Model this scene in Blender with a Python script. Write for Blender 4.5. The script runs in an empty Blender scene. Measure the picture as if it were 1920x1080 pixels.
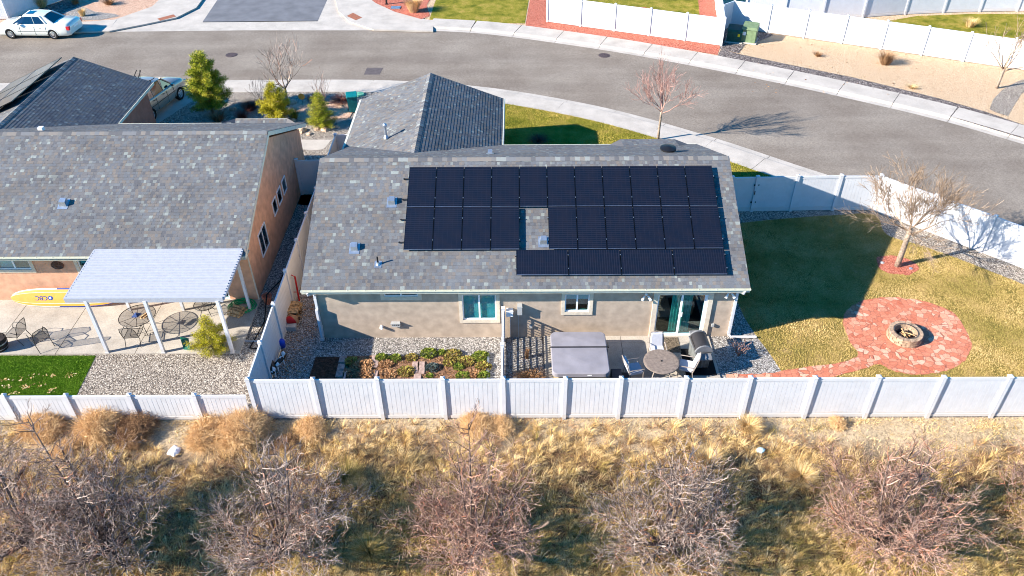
import bpy, math, random
import numpy as np
from mathutils import Vector, Matrix
from mathutils.geometry import tessellate_polygon
R = math.radians
sc = bpy.context.scene
col = bpy.data.collections.new("place"); sc.collection.children.link(col)
# ------------------------------------------------------------------ camera
F_PX, PITCH, ROLL, YAW = 1500.0, 38.16, -0.594, -0.574
CAM = np.array([-0.201, -22.606, 20.125])
_p, _r, _w = R(PITCH), R(ROLL), R(YAW)
FW = np.array([math.sin(_w)*math.cos(_p), math.cos(_w)*math.cos(_p), -math.sin(_p)])
RT = np.array([math.cos(_w), -math.sin(_w), 0.0]); UP = np.cross(RT, FW)
RT, UP = RT*math.cos(_r)+UP*math.sin(_r), UP*math.cos(_r)-RT*math.sin(_r)
cd = bpy.data.cameras.new("camera"); cam = bpy.data.objects.new("camera", cd); col.objects.link(cam)
cd.sensor_width = 36; cd.lens = F_PX*36/1920; cd.clip_end = 3000; cd.clip_start = .1
cam.matrix_world = Matrix(((RT[0], UP[0], -FW[0], CAM[0]), (RT[1], UP[1], -FW[1], CAM[1]), (RT[2], UP[2], -FW[2], CAM[2]), (0, 0, 0, 1)))
sc.camera = cam
def G(u, v, z=0.0):
    """ground point seen at photo position u,v"""
    d = (u-960)/F_PX*RT-(v-540)/F_PX*UP+FW
    t = (z-CAM[2])/d[2]; P = CAM+t*d
    return (float(P[0]), float(P[1]))
def proj(P):
    d = np.array(P, float)-CAM
    return 960+F_PX*(d@RT)/(d@FW), 540-F_PX*(d@UP)/(d@FW)
def top_h(P, v):
    """height at which a vertical over P reaches photo row v"""
    lo, hi = 0.0, 12.0
    for _ in range(40):
        m = (lo+hi)/2
        if proj((P[0], P[1], m))[1] > v: lo = m
        else: hi = m
    return lo
# ------------------------------------------------------------------ light
SUN_AZ, SUN_EL = 18.0, 27.0     # light travels towards +X turned 18 degrees to +Y
w = bpy.data.worlds.new("World"); sc.world = w; w.use_nodes = True
nt = w.node_tree; bg = nt.nodes['Background']; sky = nt.nodes.new('ShaderNodeTexSky')
sky.sky_type = 'NISHITA'; sky.sun_disc = False; sky.sun_elevation = R(SUN_EL); sky.sun_rotation = R(252)
sky.air_density = 1.0; sky.dust_density = 0.2; sky.ozone_density = 3.0
hs_ = nt.nodes.new('ShaderNodeHueSaturation'); hs_.inputs['Saturation'].default_value = 1.9; nt.links.new(sky.outputs[0], hs_.inputs['Color']); nt.links.new(hs_.outputs[0], bg.inputs[0]); bg.inputs[1].default_value = 0.105
sd = bpy.data.lights.new("sun", 'SUN'); sd.energy = 5.0; sd.angle = R(.5); sd.color = (1, .93, .82)
sun = bpy.data.objects.new("sun", sd); col.objects.link(sun)
L = Vector((math.cos(R(SUN_AZ))*math.cos(R(SUN_EL)), math.sin(R(SUN_AZ))*math.cos(R(SUN_EL)), -math.sin(R(SUN_EL))))
sun.rotation_euler = L.to_track_quat('-Z', 'Y').to_euler(); sun.location = (-30, -10, 30)
sc.view_settings.view_transform = 'Standard'; sc.view_settings.look = 'None'
sc.view_settings.exposure = 1.47
sc.cycles.filter_width = 1.0; sc.view_settings.gamma = 1
# ------------------------------------------------------------------ materials
def lin(c):
    return tuple((x/255/12.92 if x/255 <= .04045 else ((x/255+.055)/1.055)**2.4) for x in c)+(1,)
def base(name, rough=.8, spec=.3, metal=0):
    m = bpy.data.materials.new(name); m.use_nodes = True; b = m.node_tree.nodes['Principled BSDF']
    b.inputs['Roughness'].default_value = rough; b.inputs['Specular IOR Level'].default_value = spec
    b.inputs['Metallic'].default_value = metal
    return m, m.node_tree, b
def N(nt, typ, **kw):
    n = nt.nodes.new('ShaderNode'+typ)
    for k, v in kw.items():
        if k in n.inputs: n.inputs[k].default_value = v
        else: setattr(n, k, v)
    return n
def ramp(nt, src, stops, interp='LINEAR'):
    r = nt.nodes.new('ShaderNodeValToRGB'); r.color_ramp.interpolation = interp
    e = r.color_ramp.elements
    while len(e) < len(stops): e.new(.5)
    for i, (p, c) in enumerate(stops): e[i].position = p; e[i].color = lin(c)
    nt.links.new(src, r.inputs[0]); return r.outputs[0]
def mixc(nt, fac, a, b, mode='MIX'):
    m = nt.nodes.new('ShaderNodeMix'); m.data_type = 'RGBA'; m.blend_type = mode
    if isinstance(fac, (int, float)): m.inputs[0].default_value = fac
    else: nt.links.new(fac, m.inputs[0])
    for s, i in ((a, 6), (b, 7)):
        if isinstance(s, tuple): m.inputs[i].default_value = s
        else: nt.links.new(s, m.inputs[i])
    return m.outputs[2]
def flat(name, c, rough=.6, spec=.4, metal=0, var=.06, scale=6, bump=0, bscale=60, coat=0):
    """plain coloured surface with faint mottling"""
    m, nt, b = base(name, rough, spec, metal)
    tc = N(nt, 'TexCoord'); n = N(nt, 'TexNoise', Scale=scale, Detail=5.0)
    nt.links.new(tc.outputs['Object'], n.inputs['Vector'])
    lo = tuple(max(0, x*(1-var*2)) for x in c); hi = tuple(min(255, x*(1+var)) for x in c)
    nt.links.new(ramp(nt, n.outputs[0], [(.3, lo), (.7, hi)]), b.inputs['Base Color'])
    if bump:
        n2 = N(nt, 'TexNoise', Scale=bscale, Detail=3.0); bp = N(nt, 'Bump', Strength=bump, Distance=.02)
        nt.links.new(tc.outputs['Object'], n2.inputs['Vector']); nt.links.new(n2.outputs[0], bp.inputs['Height']); nt.links.new(bp.outputs[0], b.inputs['Normal'])
    if coat: b.inputs['Coat Weight'].default_value = coat; b.inputs['Coat Roughness'].default_value = .08
    return m
def gravel(name, cols, scale=16, bump=.6, patch=None, pscale=.6):
    m, nt, b = base(name, .95, .1)
    tc = N(nt, 'TexCoord'); v = N(nt, 'TexVoronoi', Scale=scale); v.inputs['Randomness'].default_value = 1
    nt.links.new(tc.outputs['Object'], v.inputs['Vector'])
    sep = N(nt, 'SeparateColor'); nt.links.new(v.outputs['Color'], sep.inputs[0])
    k = len(cols); c = ramp(nt, sep.outputs[0], [((i+.5)/k, x) for i, x in enumerate(cols)])
    dk = ramp(nt, v.outputs['Distance'], [(.4, (255, 255, 255)), (.8, (160, 156, 152))])
    c = mixc(nt, 1.0, c, dk, 'MULTIPLY')
    if patch:
        n = N(nt, 'TexNoise', Scale=pscale, Detail=4.0); nt.links.new(tc.outputs['Object'], n.inputs['Vector'])
        f = ramp(nt, n.outputs[0], [(.5, (0, 0, 0)), (.68, (255, 255, 255))]); c = mixc(nt, f, c, lin(patch))
    nt.links.new(c, b.inputs['Base Color'])
    bp = N(nt, 'Bump', Strength=bump, Distance=.025); bp.invert = True
    nt.links.new(v.outputs['Distance'], bp.inputs['Height']); nt.links.new(bp.outputs[0], b.inputs['Normal'])
    return m
def lawnmat(name, dark, mid, light, scale=1.1):
    m, nt, b = base(name, .95, .05)
    tc = N(nt, 'TexCoord'); n1 = N(nt, 'TexNoise', Scale=scale, Detail=6.0, Roughness=.7)
    n2 = N(nt, 'TexNoise', Scale=14.0, Detail=6.0, Roughness=.75)
    for n in (n1, n2): nt.links.new(tc.outputs['Object'], n.inputs['Vector'])
    c1 = ramp(nt, n1.outputs[0], [(.34, dark), (.5, mid), (.66, light)])
    c2 = ramp(nt, n2.outputs[0], [(.32, (150, 150, 144)), (.5, (222, 222, 218)), (.68, (255, 255, 255))])
    nt.links.new(mixc(nt, .85, c1, c2, 'MULTIPLY'), b.inputs['Base Color'])
    n3 = N(nt, 'TexNoise', Scale=38.0, Detail=4.0); nt.links.new(tc.outputs['Object'], n3.inputs['Vector'])
    bp = N(nt, 'Bump', Strength=.9, Distance=.05); nt.links.new(n3.outputs[0], bp.inputs['Height']); nt.links.new(bp.outputs[0], b.inputs['Normal'])
    return m
def rndmat(name, cols, rough=.9, spec=.1, interp='LINEAR', trans=0, bump=0):
    """colour picked per face from the 'rnd' attribute"""
    m, nt, b = base(name, rough, spec)
    a = N(nt, 'Attribute'); a.attribute_name = 'rnd'
    c = ramp(nt, a.outputs['Fac'], cols, interp)
    if bump:
        tc = N(nt, 'TexCoord'); n = N(nt, 'TexNoise', Scale=55.0, Detail=4.0, Roughness=.8); nt.links.new(tc.outputs['Object'], n.inputs['Vector'])
        g = ramp(nt, n.outputs[0], [(.3, (190, 190, 190)), (.7, (255, 255, 255))]); c = mixc(nt, 1.0, c, g, 'MULTIPLY')
        n_ = N(nt, 'TexNoise', Scale=.6, Detail=5.0, Roughness=.6); nt.links.new(tc.outputs['Object'], n_.inputs['Vector']); c = mixc(nt, .8, c, ramp(nt, n_.outputs[0], [(.35, (226, 224, 222)), (.65, (255, 255, 255))]), 'MULTIPLY')
    nt.links.new(c, b.inputs['Base Color'])
    return m
M = {}
def asphalt():
    m, nt, b = base('asphalt', .9, .2)
    tc = N(nt, 'TexCoord'); mp = N(nt, 'Mapping'); nt.links.new(tc.outputs['Object'], mp.inputs[0])
    mp.inputs['Scale'].default_value = (.12, .9, 1)
    n1 = N(nt, 'TexNoise', Scale=.8, Detail=5.0); nt.links.new(mp.outputs[0], n1.inputs['Vector'])
    n2 = N(nt, 'TexNoise', Scale=12.0, Detail=6.0, Roughness=.95); nt.links.new(tc.outputs['Object'], n2.inputs['Vector'])
    n4 = N(nt, 'TexNoise', Scale=.35, Detail=3.0); nt.links.new(tc.outputs['Object'], n4.inputs['Vector'])
    c = ramp(nt, n1.outputs[0], [(.3, (156, 143, 130)), (.7, (176, 163, 148))])
    c = mixc(nt, .9, c, ramp(nt, n2.outputs[0], [(.3, (120, 120, 120)), (.6, (225, 225, 225)), (.7, (255, 255, 255))]), 'MULTIPLY')
    c = mixc(nt, .8, c, ramp(nt, n4.outputs[0], [(.35, (226, 222, 220)), (.65, (255, 255, 255))]), 'MULTIPLY')
    n5 = N(nt, 'TexNoise', Scale=1.6, Detail=7.0, Roughness=.8); nt.links.new(tc.outputs['Object'], n5.inputs['Vector']); c = mixc(nt, .7, c, ramp(nt, n5.outputs[0], [(.28, (205, 202, 200)), (.36, (252, 252, 252)), (.7, (255, 255, 255))]), 'MULTIPLY')
    wv = N(nt, 'TexVoronoi', Scale=.28); wv.feature = 'DISTANCE_TO_EDGE'
    nz = N(nt, 'TexNoise', Scale=1.5, Detail=4.0); nt.links.new(tc.outputs['Object'], nz.inputs['Vector'])
    mx = mixc(nt, .35, tc.outputs['Object'], nz.outputs['Color']); nt.links.new(mx, wv.inputs['Vector'])
    c = mixc(nt, ramp(nt, wv.outputs['Distance'], [(.0, (60, 60, 60)), (.0035, (0, 0, 0))]), c, lin((84, 80, 78)))
    nt.links.new(c, b.inputs['Base Color'])
    bp = N(nt, 'Bump', Strength=.35, Distance=.01); nt.links.new(n2.outputs[0], bp.inputs['Height']); nt.links.new(bp.outputs[0], b.inputs['Normal'])
    return m
M['asphalt'] = asphalt()
M['sidestreet'] = flat('side_street_asphalt', (108, 108, 112), .9, .2, var=.05, scale=1.2, bump=.3)
M['patch'] = flat('asphalt_patch', (92, 84, 84), .9, .2, bump=.3)
M['iron'] = flat('manhole_iron', (78, 66, 68), .7, .4, var=.15, scale=12, bump=.4)
def concrete(name, c, var=.05):
    m, nt, b = base(name, .85, .2)
    tc = N(nt, 'TexCoord'); n1 = N(nt, 'TexNoise', Scale=.9, Detail=6.0, Roughness=.65); n2 = N(nt, 'TexNoise', Scale=30.0, Detail=4.0)
    for n in (n1, n2): nt.links.new(tc.outputs['Object'], n.inputs['Vector'])
    a = ramp(nt, n1.outputs[0], [(.3, tuple(x*(1-var*1.6) for x in c)), (.65, tuple(min(255, x*(1+var)) for x in c))])
    a = mixc(nt, .6, a, ramp(nt, n2.outputs[0], [(.35, (215, 213, 210)), (.6, (255, 255, 255))]), 'MULTIPLY')
    nt.links.new(a, b.inputs['Base Color'])
    bp = N(nt, 'Bump', Strength=.15, Distance=.01); nt.links.new(n2.outputs[0], bp.inputs['Height']); nt.links.new(bp.outputs[0], b.inputs['Normal'])
    return m
M['walk'] = concrete('sidewalk_concrete', (182, 173, 163))
M['patio'] = concrete('patio_concrete', (176, 167, 155), .07)
M['warnpad'] = flat('tactile_pad', (150, 92, 66), .8, bump=.5)
M['gravel'] = gravel('grey_tan_gravel', [(112, 108, 106), (148, 142, 136), (178, 172, 164), (130, 124, 118), (200, 194, 188)], 25)
M['gravel_brown'] = gravel('brown_gravel', [(106, 98, 92), (152, 140, 128), (180, 168, 154), (126, 116, 108), (200, 190, 176)], 24)
M['pinkgravel'] = gravel('pink_tan_gravel', [(200, 160, 136), (214, 178, 152), (182, 140, 116), (224, 194, 170)], 22, .5)
M['tangravel'] = gravel('tan_gravel', [(204, 172, 138), (218, 188, 154), (182, 150, 118), (228, 204, 174)], 24, .45)
M['redgravel'] = gravel('red_cinder_gravel', [(186, 104, 84), (204, 124, 102), (166, 88, 72), (212, 140, 118)], 24, .5)
M['rivergravel'] = gravel('dark_river_gravel', [(92, 84, 84), (136, 124, 120), (70, 64, 66), (166, 156, 148)], 16, .9)
M['boulders'] = flat('garden_rock', (186, 160, 136), .9, .1, var=.15, scale=8, bump=.6, bscale=20)
M['lawn'] = lawnmat('winter_lawn', (118, 110, 56), (166, 144, 84), (198, 166, 112))
M['lawn_front'] = lawnmat('front_lawn', (98, 106, 34), (148, 140, 54), (184, 158, 84))
M['turf'] = lawnmat('green_turf', (66, 104, 20), (86, 122, 26), (108, 140, 40))
M['soil'] = flat('garden_soil', (128, 98, 78), 1, 0, var=.25, scale=9, bump=1, bscale=22)
M['darksoil'] = flat('dark_wet_soil', (88, 62, 50), 1, 0, var=.2, scale=14, bump=.8, bscale=30)
def fieldmat():
    m, nt, b = base('field_soil', 1, 0)
    tc = N(nt, 'TexCoord'); n1 = N(nt, 'TexNoise', Scale=.7, Detail=7.0, Roughness=.65); n2 = N(nt, 'TexNoise', Scale=11.0, Detail=8.0, Roughness=.8)
    for n in (n1, n2): nt.links.new(tc.outputs['Object'], n.inputs['Vector'])
    sx = N(nt, 'SeparateXYZ'); nt.links.new(tc.outputs['Object'], sx.inputs[0])
    mr = N(nt, 'MapRange'); mr.inputs[1].default_value = -6.6; mr.inputs[2].default_value = -4.9; nt.links.new(sx.outputs[1], mr.inputs[0])
    a = ramp(nt, n1.outputs[0], [(.3, (104, 70, 50)), (.5, (138, 100, 70)), (.7, (112, 84, 56))])
    s = ramp(nt, n1.outputs[0], [(.3, (196, 176, 146)), (.7, (214, 196, 168))])
    c = mixc(nt, mr.outputs[0], a, s)
    c = mixc(nt, .8, c, ramp(nt, n2.outputs[0], [(.34, (110, 100, 90)), (.55, (240, 235, 230))]), 'MULTIPLY')
    nt.links.new(c, b.inputs['Base Color'])
    bp = N(nt, 'Bump', Strength=1.0, Distance=.06); nt.links.new(n2.outputs[0], bp.inputs['Height']); nt.links.new(bp.outputs[0], b.inputs['Normal'])
    return m
M['field'] = fieldmat()
def flagmat():
    m, nt, b = base('red_flagstone', .85, .2)
    tc = N(nt, 'TexCoord'); nz = N(nt, 'TexNoise', Scale=2.0, Detail=2.0); nt.links.new(tc.outputs['Object'], nz.inputs['Vector'])
    vec = mixc(nt, .12, tc.outputs['Object'], nz.outputs['Color'])
    v = N(nt, 'TexVoronoi', Scale=5.2); e = N(nt, 'TexVoronoi', Scale=5.2); e.feature = 'DISTANCE_TO_EDGE'
    nt.links.new(vec, v.inputs['Vector']); nt.links.new(vec, e.inputs['Vector'])
    sep = N(nt, 'SeparateColor'); nt.links.new(v.outputs['Color'], sep.inputs[0])
    c = ramp(nt, sep.outputs[0], [(0, (190, 108, 82)), (.3, (206, 132, 104)), (.55, (196, 118, 92)), (.75, (212, 152, 124)), (1, (220, 178, 152))])
    n2 = N(nt, 'TexNoise', Scale=14.0, Detail=6.0); nt.links.new(tc.outputs['Object'], n2.inputs['Vector'])
    c = mixc(nt, .6, c, ramp(nt, n2.outputs[0], [(.3, (200, 190, 185)), (.65, (255, 255, 255))]), 'MULTIPLY')
    g = ramp(nt, e.outputs['Distance'], [(.012, (255, 255, 255)), (.04, (0, 0, 0))])
    c = mixc(nt, g, c, lin((150, 92, 76)))
    nt.links.new(c, b.inputs['Base Color'])
    bp = N(nt, 'Bump', Strength=.6, Distance=.02); bp.invert = True; nt.links.new(g, bp.inputs['Height']); nt.links.new(bp.outputs[0], b.inputs['Normal'])
    return m
M['flag'] = flagmat()
M['shingle'] = rndmat('roof_shingles', [(0, (107, 107, 111)), (.1, (119, 117, 118)), (.32, (125, 121, 119)), (.46, (116, 118, 123)), (.64, (132, 124, 118)), (.74, (123, 125, 128)), (.92, (138, 141, 139)), (.97, (154, 159, 155))], .95, .1, 'CONSTANT', bump=1)
M['ridgecap'] = rndmat('ridge_cap_shingles', [(0, (96, 95, 97)), (.2, (116, 113, 111)), (.45, (126, 119, 113)), (.7, (114, 114, 116)), (.9, (136, 138, 135))], .95, .1, 'CONSTANT')
M['white'] = flat('white_paint', (232, 232, 232), .5, .4, var=.02)
M['vinyl'] = flat('white_vinyl', (208, 207, 208), .45, .4, var=.025, scale=1.5)
M['fascia'] = flat('pale_fascia', (206, 204, 186), .6, var=.03)
M['gutter'] = flat('pale_gutter', (206, 204, 184), .4, .5, var=.02)
M['stucco'] = flat('taupe_stucco', (178, 160, 142), .95, .1, var=.05, scale=3, bump=.5, bscale=70)
M['peach'] = flat('peach_stucco', (212, 162, 132), .95, .1, var=.05, scale=3, bump=.5, bscale=70)
M['pinkst'] = flat('dusky_pink_stucco', (176, 116, 98), .95, .1, var=.04, scale=3, bump=.5, bscale=70)
def vinylmat():
    m, nt, b = base('white_vinyl', .45, .4)
    g = N(nt, 'NewGeometry'); sx = N(nt, 'SeparateXYZ'); nt.links.new(g.outputs['Position'], sx.inputs[0])
    n = N(nt, 'TexNoise', Scale=2.2, Detail=6.0, Roughness=.7); nt.links.new(g.outputs['Position'], n.inputs['Vector'])
    a = N(nt, 'Math', operation='MULTIPLY_ADD'); a.inputs[1].default_value = -.4; nt.links.new(n.outputs[0], a.inputs[0]); nt.links.new(sx.outputs[2], a.inputs[2])
    c = mixc(nt, ramp(nt, a.outputs[0], [(0, (150, 150, 150)), (.06, (0, 0, 0))]), lin((206, 206, 209)), lin((188, 170, 146)))
    c = mixc(nt, .7, c, ramp(nt, n.outputs[0], [(.3, (240, 239, 238)), (.6, (255, 255, 255))]), 'MULTIPLY')
    nt.links.new(c, b.inputs['Base Color']); return m
M['vinyl'] = vinylmat()
M['trim'] = flat('cream_trim', (206, 192, 172), .9, .2, var=.03, bump=.3, bscale=70)
M['frame'] = flat('white_window_frame', (226, 228, 230), .4, .4, var=.01)
M['blind'] = flat('pale_blind', (226, 236, 232), .7, var=.03)
M['curtain'] = flat('green_curtain', (226, 234, 206), .9, var=.08)
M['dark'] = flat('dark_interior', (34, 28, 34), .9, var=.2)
M['carpet'] = flat('dull_carpet', (86, 62, 66), 1, 0, var=.1)
M['black'] = flat('black_metal', (24, 24, 26), .5, .4, var=.1)
M['rubber'] = flat('black_rubber', (22, 22, 23), .85, .2, var=.1)
M['galv'] = flat('galvanised_metal', (168, 176, 186), .35, .5, .7, var=.08)
M['alu'] = flat('bare_aluminium', (190, 196, 202), .35, .5, .8, var=.04)
M['greybox'] = flat('grey_utility_paint', (166, 166, 164), .5, .4, var=.03)
def glassmat(name, tint, dark=.0):
    m = bpy.data.materials.new(name); m.use_nodes = True; nt = m.node_tree; nt.nodes.remove(nt.nodes['Principled BSDF'])
    o = nt.nodes['Material Output']; t = N(nt, 'BsdfTransparent'); t.inputs[0].default_value = lin(tint)
    g = N(nt, 'BsdfGlossy'); g.inputs['Roughness'].default_value = .03
    f = N(nt, 'LayerWeight'); f.inputs[0].default_value = .25; mth = N(nt, 'Math', operation='MULTIPLY_ADD'); mth.inputs[1].default_value = .5; mth.inputs[2].default_value = .07
    nt.links.new(f.outputs['Facing'], mth.inputs[0]); mx = N(nt, 'MixShader')
    nt.links.new(mth.outputs[0], mx.inputs[0]); nt.links.new(t.outputs[0], mx.inputs[1]); nt.links.new(g.outputs[0], mx.inputs[2]); nt.links.new(mx.outputs[0], o.inputs[0])
    return m
M['glass'] = glassmat('window_glass', (184, 230, 234))
M['carglass'] = flat('car_glass', (16, 22, 34), .06, .8, coat=1)
def solarmat(name, kx, ky):
    m, nt, b = base(name, .28, .5)
    tc = N(nt, 'TexCoord'); s = N(nt, 'SeparateXYZ'); nt.links.new(tc.outputs['Object'], s.inputs[0])
    def lines(ax, per, wid):
        a = N(nt, 'Math', operation='DIVIDE'); a.inputs[1].default_value = per; nt.links.new(s.outputs[ax], a.inputs[0])
        f = N(nt, 'Math', operation='FRACT'); nt.links.new(a.outputs[0], f.inputs[0])
        g = N(nt, 'Math', operation='LESS_THAN'); g.inputs[1].default_value = wid; nt.links.new(f.outputs[0], g.inputs[0]); return g.outputs[0]
    mx = N(nt, 'Math', operation='MAXIMUM'); nt.links.new(lines(0, kx, .05 if kx > ky else .3), mx.inputs[0]); nt.links.new(lines(1, ky, .05 if ky > kx else .3), mx.inputs[1])
    n = N(nt, 'TexNoise', Scale=2.5, Detail=3.0); nt.links.new(tc.outputs['Object'], n.inputs['Vector'])
    c0 = ramp(nt, n.outputs[0], [(.35, (9, 13, 24)), (.65, (21, 18, 24))])
    nt.links.new(mixc(nt, mx.outputs[0], c0, lin((32, 31, 40))), b.inputs['Base Color'])
    b.inputs['Coat Weight'].default_value = .4; b.inputs['Coat Roughness'].default_value = .12
    return m
M['solar'] = solarmat('solar_cells', .17, .085); M['solar_land'] = solarmat('solar_cells_landscape', .085, .17)
M['solarframe'] = flat('anodised_frame', (120, 130, 150), .35, .5, .6)
M['solarframe_dark'] = flat('black_panel_frame', (20, 22, 30), .35, .5, .3)
M['bark'] = flat('grey_bark', (150, 132, 116), .95, .1, var=.15, scale=10, bump=.8, bscale=40)
M['twig'] = rndmat('tan_twigs', [(0, (104, 86, 72)), (.5, (144, 122, 102)), (1, (182, 158, 134))])
M['twig_pink'] = rndmat('pinkish_twigs', [(0, (60, 46, 40)), (.4, (138, 108, 94)), (.8, (204, 170, 150)), (1, (190, 116, 86))])
M['twig_grey'] = rndmat('grey_twigs', [(0, (52, 44, 40)), (.4, (120, 102, 92)), (.8, (200, 180, 166)), (1, (180, 116, 84))])
M['needle'] = rndmat('pine_needles', [(0, (72, 88, 24)), (.35, (122, 134, 34)), (.7, (172, 168, 52)), (1, (200, 182, 88))])
M['needle_y'] = rndmat('yellow_pine_needles', [(0, (112, 116, 24)), (.4, (156, 148, 34)), (.8, (190, 176, 52)), (1, (204, 188, 92))])
M['leaf_dark'] = rndmat('dark_evergreen_leaves', [(0, (36, 48, 14)), (.5, (74, 86, 22)), (1, (118, 120, 36))])
M['leaf_green'] = rndmat('garden_leaves', [(0, (58, 74, 24)), (.5, (102, 116, 40)), (1, (150, 152, 66))])
M['leaf_dry'] = rndmat('dry_orange_leaves', [(0, (112, 78, 52)), (.5, (162, 118, 80)), (1, (196, 156, 116))])
M['leaf_mix'] = rndmat('mixed_garden_leaves', [(0, (90, 72, 40)), (.35, (142, 112, 62)), (.7, (130, 128, 54)), (1, (172, 158, 86))])
M['leaf_purple'] = rndmat('blue_purple_leaves', [(0, (48, 56, 52)), (.5, (76, 90, 84)), (1, (118, 122, 120))])
M['leaf_red'] = rndmat('dark_red_leaves', [(0, (66, 34, 32)), (.6, (110, 60, 54)), (1, (150, 104, 84))])
M['straw'] = rndmat('straw_grass', [(0, (130, 104, 64)), (.25, (196, 160, 100)), (.6, (224, 190, 130)), (1, (238, 214, 170))])
M['green_grass'] = rndmat('green_field_grass', [(0, (78, 80, 36)), (.3, (138, 124, 60)), (.6, (196, 164, 96)), (1, (218, 188, 130))])
M['tumble'] = rndmat('tumbleweed_stems', [(0, (172, 134, 90)), (.5, (220, 180, 128)), (1, (236, 204, 160))])
M['drybrown'] = rndmat('brown_dry_weeds', [(0, (100, 72, 52)), (.5, (150, 114, 82)), (1, (188, 152, 114))])
M['twine'] = flat('firewood', (190, 154, 112), .95, .1, var=.2, scale=12, bump=.5)
M['woodend'] = flat('firewood_bark', (84, 66, 54), .95, .1, var=.3, scale=16)
M['red'] = flat('red_paint', (180, 18, 22), .5, .4)
M['blue'] = flat('blue_plastic', (20, 70, 190), .5, .4)
M['teal'] = flat('teal_plastic', (0, 108, 110), .5, .4)
M['green'] = flat('dark_green_plastic', (12, 96, 72), .5, .4)
M['hose'] = flat('green_hose', (16, 160, 92), .5, .4)
M['utilgreen'] = flat('utility_green', (108, 126, 92), .6, .3, var=.06)
M['utilshade'] = flat('shade_toned_utility_green', (16, 74, 62), .6, .3, var=.1)  # utility green with the fence's shade put into the colour
M['tubcover'] = flat('grey_vinyl_cover', (138, 134, 140), .7, .3, var=.04, scale=2, bump=.2, bscale=25)
M['tubbody'] = flat('tan_tub_cabinet', (150, 134, 104), .7, .3)
M['tabletop'] = flat('taupe_table_top', (130, 116, 106), .6, .4, var=.08, scale=10, bump=.2)
M['alufurn'] = flat('taupe_furniture_frame', (150, 138, 128), .5, .4)
M['cushion'] = flat('pale_cushion', (182, 182, 188), .9, .1, var=.02, scale=8)
M['grillgrey'] = flat('grill_grey', (120, 120, 122), .5, .4, .1)
M['grilldark'] = flat('grill_dark', (52, 50, 52), .45, .5, .1)
M['grillcab'] = flat('grill_cabinet', (104, 106, 104), .6, .3, var=.1)
M['mat'] = flat('woven_doormat', (112, 100, 86), 1, 0, var=.2, scale=20, bump=.6)
M['stone'] = flat('pit_stone', (172, 146, 122), .95, .1, var=.12, scale=7, bump=.8, bscale=20)
M['ash'] = flat('charred_inside', (50, 42, 40), 1, 0, var=.3)
M['paver'] = flat('pink_grey_paver', (170, 146, 136), .9, .1, var=.1, scale=10, bump=.3)
M['terracotta'] = flat('terracotta', (176, 104, 80), .9, .2)
M['carwhite'] = flat('pearl_white_paint', (214, 214, 204), .35, .5, var=.01, coat=1)
M['carbeige'] = flat('pewter_paint', (160, 146, 134), .35, .5, .3, var=.02, coat=1)
M['chrome'] = flat('wheel_alloy', (190, 190, 192), .3, .5, .7)
M['taillight'] = flat('tail_lamp_lens', (190, 10, 26), .2, .6, coat=1)
M['surf'] = flat('yellow_board', (222, 160, 70), .4, .4, var=.02)
M['surfwhite'] = flat('board_white', (228, 224, 210), .4, .4)
M['surfblue'] = flat('board_blue', (16, 60, 150), .4, .4)
M['patiowhite'] = flat('white_cover_metal', (164, 166, 174), .45, .4, var=.02)
def screen(name, c, op):
    m = bpy.data.materials.new(name); m.use_nodes = True; nt = m.node_tree; b = nt.nodes['Principled BSDF']; o = nt.nodes['Material Output']
    b.inputs['Base Color'].default_value = lin(c); b.inputs['Roughness'].default_value = .6
    t = N(nt, 'BsdfTransparent'); mx = N(nt, 'MixShader'); mx.inputs[0].default_value = op
    nt.links.new(t.outputs[0], mx.inputs[1]); nt.links.new(b.outputs[0], mx.inputs[2]); nt.links.new(mx.outputs[0], o.inputs[0]); return m
M['wiremesh'] = screen('expanded_metal_mesh', (64, 58, 56), .45)
M['screen'] = screen('window_screen', (90, 92, 96), .5)
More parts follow.
